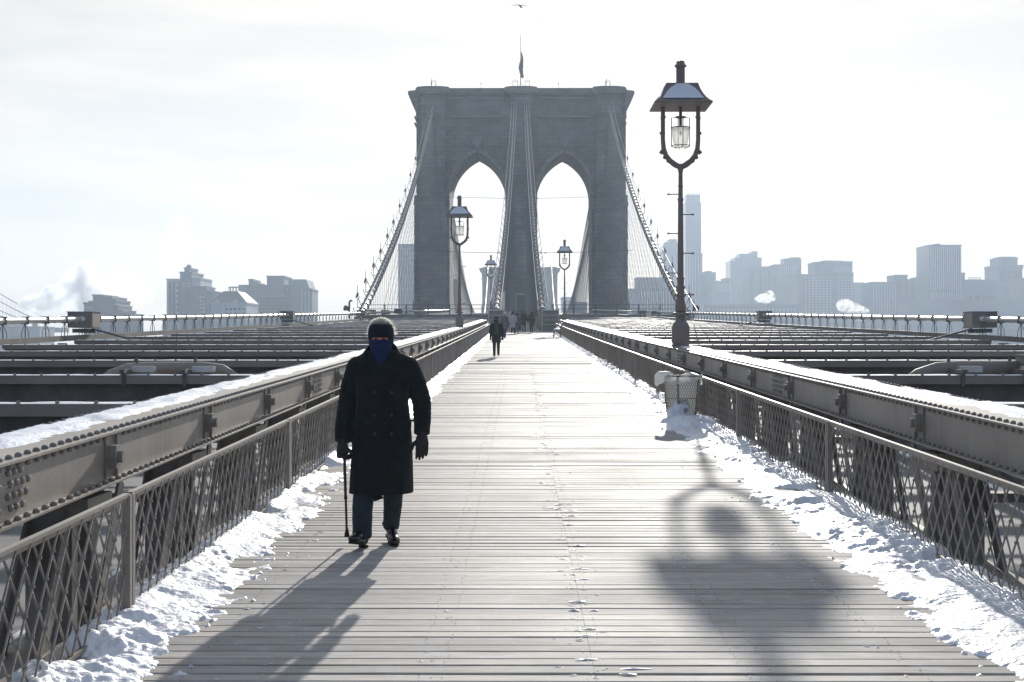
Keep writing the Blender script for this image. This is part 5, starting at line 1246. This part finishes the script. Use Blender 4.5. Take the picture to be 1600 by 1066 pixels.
    def wr(pts, rs, seed):
        P_ = [pts[0]]; R_ = [rs[0]]; rr = random.Random(seed)
        for (p, q, r, s2) in zip(pts[:-1], pts[1:], rs[:-1], rs[1:]):
            for k in range(1, 9):
                u = k / 8; P_.append(p.lerp(q, u)); R_.append((r + (s2 - r) * u) * (1 + (0.05 if k % 2 else -0.03) * rr.uniform(0.3, 1)))
        return P_, R_
    b.ell(V(-0.172, 0, 1.375), (0.082, 0.085, 0.060), 16, 10); b.ell(V(0.185, 0, 1.378), (0.082, 0.085, 0.060), 16, 10)
    for pts, rs, sd_ in (([V(-0.190, 0, 1.36), V(-0.235, 0.02, 1.22), V(-0.268, 0.04, 1.06), V(-0.287, -0.03, 0.90), V(-0.288, -0.07, 0.80)], [0.078, 0.078, 0.073, 0.067, 0.060], 2),
                         ([V(0.200, 0, 1.36), V(0.252, 0.02, 1.24), V(0.297, 0.035, 1.09), V(0.305, -0.01, 0.95), V(0.303, -0.05, 0.855)], [0.078, 0.078, 0.073, 0.065, 0.060], 5)):
        p_, r_ = wr(pts, rs, sd_); b.tube(p_, r_, 16); b.ell(pts[0], rs[0] * 0.99, 16, 10); b.ell(pts[2], rs[2] * 0.98, 16, 10)
    ct = fused('overcoat', b, M['coat'], g, 0.0065, 3)
    b = MB()   # raised collar and lapels
    for s_ in (-1, 1):
        col_ = [(0.03 * s_, -0.135, 1.30), (0.10 * s_, -0.132, 1.40), (0.118 * s_, -0.09, 1.47), (0.108 * s_, 0.0, 1.525), (0.085 * s_, 0.07, 1.55), (0.0, 0.095, 1.555)]
        low = [(0.035 * s_, -0.150, 1.27), (0.145 * s_, -0.135, 1.37), (0.17 * s_, -0.085, 1.43), (0.15 * s_, 0.0, 1.465), (0.11 * s_, 0.08, 1.47), (0.0, 0.11, 1.47)]
        vs = col_ + low; b.add(vs, [(k, k + 1, k + 7, k + 6) for k in range(5)])
    cl = b.build('collar', M['coat'], ct, smooth=True); so = cl.modifiers.new('thick', 'SOLIDIFY'); so.thickness = 0.014; sb = cl.modifiers.new('sub', 'SUBSURF'); sb.levels = sb.render_levels = 2
    b = MB()   # overlapping front edge
    b.add([(0.045, -0.152, 1.28), (0.052, -0.150, 1.10), (0.05, -0.158, 0.9), (0.04, -0.172, 0.7), (0.03, -0.186, 0.41), (0.018, -0.186, 0.41), (0.03, -0.172, 0.7), (0.04, -0.158, 0.9), (0.042, -0.150, 1.1), (0.035, -0.152, 1.28)], [(0, 1, 8, 9), (1, 2, 7, 8), (2, 3, 6, 7), (3, 4, 5, 6)])
    fe = b.build('front_edge', M['coat'], ct); so = fe.modifiers.new('thick', 'SOLIDIFY'); so.thickness = 0.01
    for (x, z) in ((-0.045, 1.17), (0.085, 1.17), (-0.045, 1.00), (0.085, 1.00), (-0.04, 0.86), (0.085, 0.86)):
        b = MB(); yy = -0.150 if z > 0.9 else -0.158; m_ = Euler((R(90), 0, 0)).to_matrix()
        b.lathe([(0.013, 0), (0.0145, 0.003), (0.011, 0.006)], (0, 0, 0), 12); b.v = [tuple(m_ @ Vector(q) + Vector((x, yy + 0.004, z))) for q in b.v]; b.build('button', M['shoe'], ct)
    for s_ in (-1, 1):
        b = MB(); b.box((0.16 * s_ + 0.003, -0.118, 0.93), (0.14, 0.012, 0.055), (0, 0.05 * s_, R(24) * s_)); b.build('pocket_flap', M['coat'], ct)
    b = MB(); b.box((-0.02, -0.13, 0.39), (0.07, 0.012, 0.05), (0, R(-20), 0)); b.build('hem_corner', M['coat'], ct)
    b = MB(); b.tube([V(0.215, -0.05, 0.955), V(0.245, -0.055, 0.955), V(0.262, -0.055, 0.93), V(0.262, -0.05, 0.89)], 0.008, 6); b.build('strap', M['coat'], ct)
    # --- trousers
    b = MB()
    def leg(pts, rs):
        P_, R_ = [], []
        for (p, q, r, s2) in zip(pts[:-1], pts[1:], rs[:-1], rs[1:]):
            for k in range(6): u = k / 6; P_.append(p.lerp(q, u)); R_.append((r + (s2 - r) * u) * (1 + 0.02 * math.sin(k * 2.3 + p.z * 9)))
        P_.append(pts[-1]); R_.append(rs[-1]); b.tube(P_, R_, 18)
    leg([V(-0.10, 0.0, 0.84), V(-0.125, -0.035, 0.50), V(-0.140, -0.075, 0.30), V(-0.145, -0.055, 0.075)], [0.10, 0.082, 0.078, 0.072])
    leg([V(0.09, 0.02, 0.84), V(0.080, 0.05, 0.50), V(0.068, 0.15, 0.30), V(0.045, 0.245, 0.115)], [0.10, 0.080, 0.072, 0.062])
    b.ell(V(0, 0.01, 0.85), (0.17, 0.12, 0.12), 18, 10); b.ell(V(0.045, 0.235, 0.145), (0.072, 0.072, 0.03), 14, 8); b.ell(V(-0.145, -0.055, 0.10), (0.078, 0.078, 0.028), 14, 8)
    fused('trousers', b, M['trouser'], g, 0.0065, 3)
    # --- shoes
    def shoe(c, yaw, pitch, nm='shoe'):
        q = MB(); rt = (Euler((0, 0, yaw)).to_matrix() @ Euler((pitch, 0, 0)).to_matrix())
        q.ell((0, -0.155, 0.036), (0.046, 0.085, 0.036), 16, 9); q.ell((0, -0.06, 0.05), (0.042, 0.10, 0.048), 16, 9); q.ell((0, 0.035, 0.052), (0.038, 0.055, 0.055), 16, 9); q.limb([V(0, 0.02, 0.05), V(0, 0.02, 0.11)], [0.038, 0.042], 12)
        q.v = [tuple(rt @ Vector(k) + c) for k in q.v]; o = fused(nm, q, M['shoe'], g, 0.0055, 3)
        q = MB(); q.prism([(0.047 * math.cos(a) * (1.0 if math.sin(a) < 0 else 0.82), -0.09 + 0.152 * math.sin(a)) for a in [k * math.pi / 10 for k in range(20)]], 0.0, 0.014, 'z')
        q.prism([(0.036 * math.cos(a), 0.04 + 0.045 * math.sin(a)) for a in [k * math.pi / 8 for k in range(16)]], -0.018, 0.001, 'z'); q.v = [tuple(rt @ Vector(k) + c) for k in q.v]; q.build('sole', M['rubber'], o)
        q = MB()
        for k in range(4): q.box((0, -0.055 - k * 0.018, 0.094 - k * 0.009), (0.045, 0.006, 0.006), (0.3, 0, 0.2 * (-1) ** k))
        q.v = [tuple(rt @ Vector(k) + c) for k in q.v]; q.build('lace', M['rubber'], o)
    shoe(V(-0.145, -0.075, 0.024), R(-14), R(-10)); shoe(V(0.045, 0.235, 0.045), R(14), R(14))
    # --- gloves
    b = MB(); hand(b, V(-0.288, -0.085, 0.775), V(0.02, -0.25, -0.9), V(0.85, -0.45, 0), V(0.3, 0.8, 0), 0.75, True, 1.12); b.limb([V(-0.289, -0.065, 0.83), V(-0.288, -0.085, 0.765)], [0.040, 0.034], 12); fused('glove', b, M['glove'], g, 0.0035, 2)
    b = MB(); hand(b, V(0.305, -0.06, 0.835), V(0.02, -0.12, -0.99), V(-0.95, -0.30, 0), V(-0.1, 0.9, 0), 0.22, False, 1.12); b.limb([V(0.303, -0.048, 0.88), V(0.305, -0.06, 0.82)], [0.042, 0.034], 12); fused('glove', b, M['glove'], g, 0.0035, 2)
    # --- cane (a thing of its own, held)
    c = thing('walking_cane', 'dark adjustable walking cane held in the gloved hand of the nearest man', 'cane', (ox - 0.278, d0 + 0.10, z0 + 0.06))
    O = V(-0.278, 0.10, 0.06); w_ = lambda *a: V(*a) - O
    b = MB(); b.tube([w_(-0.272, -0.105, 0.70), w_(-0.275, 0.0, 0.36)], 0.0115, 10); b.build('upper_shaft', M['cane'], c, smooth=True)
    b = MB(); b.tube([w_(-0.275, 0.0, 0.38), w_(-0.278, 0.095, 0.085)], 0.0092, 10); b.lathe([(0.0135, -0.01), (0.0135, 0.01)], w_(-0.275, 0.0, 0.37), 10); b.build('lower_shaft', M['cane'], c, smooth=True)
    b = MB(); b.tube([w_(-0.272, -0.03, 0.722), w_(-0.272, -0.06, 0.735), w_(-0.271, -0.10, 0.728), w_(-0.270, -0.15, 0.722), w_(-0.270, -0.185, 0.705)], [0.010, 0.014, 0.015, 0.014, 0.010], 10); b.build('handle', M['rubber'], c, smooth=True)
    b = MB(); b.lathe([(0.020, -0.03), (0.019, -0.01), (0.013, 0.02), (0.011, 0.035)], w_(-0.278, 0.10, 0.09), 12); b.build('rubber_tip', M['rubber'], c)
main_man()

def walker(px, d, H, yaw, top, bottom, hair, lab, stride=0.2, coat_len=0.45, bag=None, hood=False, arms=0.0, zoff=0.0, hat=None, feet=None):
    x = CX + (px - VPX) / F * d; g = thing('person', lab, 'person', (x, d, dz(d) + 0.004 + zoff), yaw); k = H / 1.75
    q = lambda *a: V(*a) * k
    b = MB(); b.ell(q(0, -0.02, 1.62), tuple(v * k for v in (0.078, 0.095, 0.118)), 14, 10); b.ell(q(0, -0.115, 1.60), tuple(v * k for v in (0.014, 0.02, 0.022)), 8, 6); b.ell(q(0, -0.06, 1.54), tuple(v * k for v in (0.05, 0.055, 0.045)), 10, 8)
    for s_ in (-1, 1): b.ell(q(0.08 * s_, 0, 1.61), tuple(v * k for v in (0.01, 0.02, 0.03)), 8, 6); b.ell(q(0.032 * s_, -0.105, 1.635), tuple(v * k for v in (0.02, 0.01, 0.008)), 8, 6)
    b.limb([q(0, 0, 1.42), q(0, 0, 1.52)], [0.06 * k, 0.055 * k], 10)
    b.rings([(z * k, 0, 0, rx * k, ry * k) for (z, rx, ry) in ((0.84, 0.15, 0.1), (1.1, 0.14, 0.1), (1.35, 0.17, 0.11), (1.44, 0.10, 0.07))], 16)
    kn = [q(-0.09, -stride * 0.55, 0.48), q(0.09, stride * 0.15, 0.50)]; an = [q(-0.095, -stride, 0.09), q(0.095, stride, 0.14)]
    for i, s_ in enumerate((-1, 1)): b.limb([q(0.09 * s_, 0, 0.88), kn[i], an[i]], [0.075 * k, 0.052 * k, 0.038 * k], 10)
    sh = [q(-0.19, 0, 1.40), q(0.19, 0, 1.40)]; el = [q(-0.25, 0.04 + arms * 0, 1.10), q(0.25, 0.04, 1.10)]; wr = [q(-0.27 + arms * .15, -0.06 - arms * 0.2, 0.86 + arms * 0.35), q(0.27 - arms * .15, -0.02 - arms * 0.2, 0.86 + arms * 0.35)]
    for i in (0, 1):
        b.limb([sh[i], el[i], wr[i]], [0.05 * k, 0.04 * k, 0.03 * k], 10)
    fused('body', b, M['skin_backlit'], g, 0.009 * k, 2)
    for i in (0, 1):
        b = MB(); b.limb([wr[i].lerp(el[i], 0.2), wr[i]], [0.036 * k, 0.03 * k], 10); hand(b, wr[i], (wr[i] - el[i]), V(-1 if i else 1, -0.4, 0), V(-1 if i else 1, 0.5, 0), 0.35, False, k); fused('glove', b, M['glove'], g, 0.005 * k, 1)
    b = MB(); zc = coat_len
    b.rings([(z * k, 0, 0, rx * k, ry * k) for (z, rx, ry) in ((zc, 0.205, 0.15), (zc + 0.2, 0.20, 0.145), (1.1, 0.185, 0.135), (1.3, 0.21, 0.14), (1.41, 0.20, 0.115), (1.46, 0.12, 0.09), (1.50, 0.08, 0.075))], 24, 2.2, lambda a, z: 0.03 * math.sin(5 * a + z * 4))
    for i in (0, 1): b.limb([sh[i], el[i], wr[i].lerp(el[i], 0.1)], [0.082 * k, 0.068 * k, 0.055 * k], 12)
    if hood: b.ell(q(0, 0.05, 1.60), tuple(v * k for v in (0.115, 0.115, 0.14)), 14, 10)
    fused('coat', b, top, g, 0.010 * k, 3)
    b = MB()
    for i, s_ in enumerate((-1, 1)): b.limb([q(0.085 * s_, 0, 0.88), kn[i], an[i]], [0.095 * k, 0.072 * k, 0.058 * k], 12)
    b.ell(q(0, 0, 0.9), (0.16 * k, 0.12 * k, 0.12 * k), 14, 8); fused('trousers', b, bottom, g, 0.010 * k, 2)
    for i, s_ in enumerate((-1, 1)):
        b = MB(); c = an[i]; b.ell(c + q(0, -0.06, -0.045), tuple(v * k for v in (0.045, 0.13, 0.042)), 12, 8, (0.25 if i else -0.1, 0, 0)); b.limb([c + q(0, 0, -0.03), c + q(0, 0, 0.03)], [0.045 * k, 0.045 * k], 10); fused('shoe', b, feet or M['shoe'], g, 0.009 * k, 2)
    b = MB(); b.ell(q(0, 0.006, 1.648), tuple(v * k for v in (0.088, 0.102, 0.108)), 14, 10); b.ell(q(0, -0.03, 1.69), tuple(v * k for v in (0.082, 0.095, 0.065)), 14, 8)
    if hair == 'long': b.ell(q(0, 0.06, 1.52), tuple(v * k for v in (0.08, 0.05, 0.14)), 12, 8)
    m_ = hat or M['band']
    o = b.build('hat' if hat else 'hair', m_, g, smooth=True)
    if bag == 'side': 
        b = MB(); b.ell(q(-0.27, 0, 0.80), tuple(v * k for v in (0.07, 0.12, 0.12)), 12, 8); b.tube([q(-0.27, 0, 0.9), q(-0.24, 0, 1.2), q(-0.16, 0, 1.46)], 0.012, 6); o = b.build('shoulder_bag', M['rubber']); o.location = g.location; o.rotation_euler = g.rotation_euler; tag(o, 'dark shoulder bag hanging from the person in the pale coat', 'bag')
    return g
def cloth(n, c): return mat(n, c, 0.9, var=0.2, vscale=12, bump=0.2, bscale=90, spec=0.15)
blackc = cloth('dark_parka', (0.022, 0.026, 0.028)); pale = cloth('pale_coat', (0.36, 0.37, 0.40)); navy = cloth('navy_coat', (0.03, 0.04, 0.07)); jean = cloth('faded_jeans', (0.10, 0.13, 0.22)); darkp = cloth('black_trousers', (0.014, 0.015, 0.017)); grey = cloth('grey_trousers', (0.12, 0.12, 0.13)); olive = cloth('olive_scarf', (0.06, 0.07, 0.03)); greyc = cloth('grey_jacket', (0.10, 0.11, 0.12))
w1 = walker(775.5, 55.5, 1.58, R(4), blackc, darkp, 'short', 'bulky dark walker striding alone, next behind the man with the cane', 0.13, 0.62, hood=True, feet=greyc)
b = MB(); b.box((0.0, -0.135, 1.10), (0.16, 0.03, 0.42)); b.ell((0, -0.07, 1.36), (0.085, 0.07, 0.07), 12, 8); b.build('scarf', olive, w1)
b = MB(); b.ell((0, -0.045, 1.415), (0.075, 0.085, 0.055), 14, 8); b.build('face_shade', blackc, w1, smooth=True)  # dark shape added over the face to stand for shade under the hood
walker(788.5, 92, 1.68, R(200), greyc, navy, 'short', 'walker in grey jacket half hidden behind the bulky dark walker', 0.18, 0.6, hat=M['galv'])
walker(801.5, 107, 1.70, R(180), pale, darkp, 'short', 'person in a knee length pale coat seen from behind', 0.10, 0.5, bag='side', hat=blackc)
walker(807.5, 107.5, 1.62, R(175), greyc, jean, 'long', 'person in faded jeans walking close beside the pale coat', 0.10, 0.62)
walker(818.5, 113, 1.80, R(180), blackc, grey, 'short', 'person in black jacket and grey trousers seen from behind', 0.08, 0.62, hat=blackc)
walker(830.5, 112, 1.70, R(185), blackc, darkp, 'long', 'slim person all in black, rightmost of the far group', 0.08, 0.6, hood=True)
walker(802, 118, 1.74, R(0), navy, darkp, 'short', 'dark figure behind the pale coat at the left of the far group', 0.1, 0.6)
walker(810, 121, 1.72, R(0), blackc, darkp, 'short', 'dark figure in the middle of the far group before the doorway', 0.1, 0.6, hat=greyc)
walker(814.5, 120, 1.80, R(0), greyc, darkp, 'short', 'hatted dark figure right of the middle of the far group', 0.1, 0.6, hat=blackc)

# ------------------------------------------------------------------ haze
hm = bpy.data.materials.new('haze'); hm.use_nodes = True; t = hm.node_tree; t.nodes.clear()
o_ = t.nodes.new('ShaderNodeOutputMaterial'); v_ = t.nodes.new('ShaderNodeVolumePrincipled'); v_.inputs['Color'].default_value = (0.64, 0.76, 0.90, 1); v_.inputs['Density'].default_value = 0.00042; v_.inputs['Anisotropy'].default_value = 0.35
t.links.new(v_.outputs[0], o_.inputs['Volume'])
b = MB(); b.box2((-900, -60, WATER - 2), (900, 1500, 150)); hz = b.build('haze', hm); tag(hz, kind='stuff')
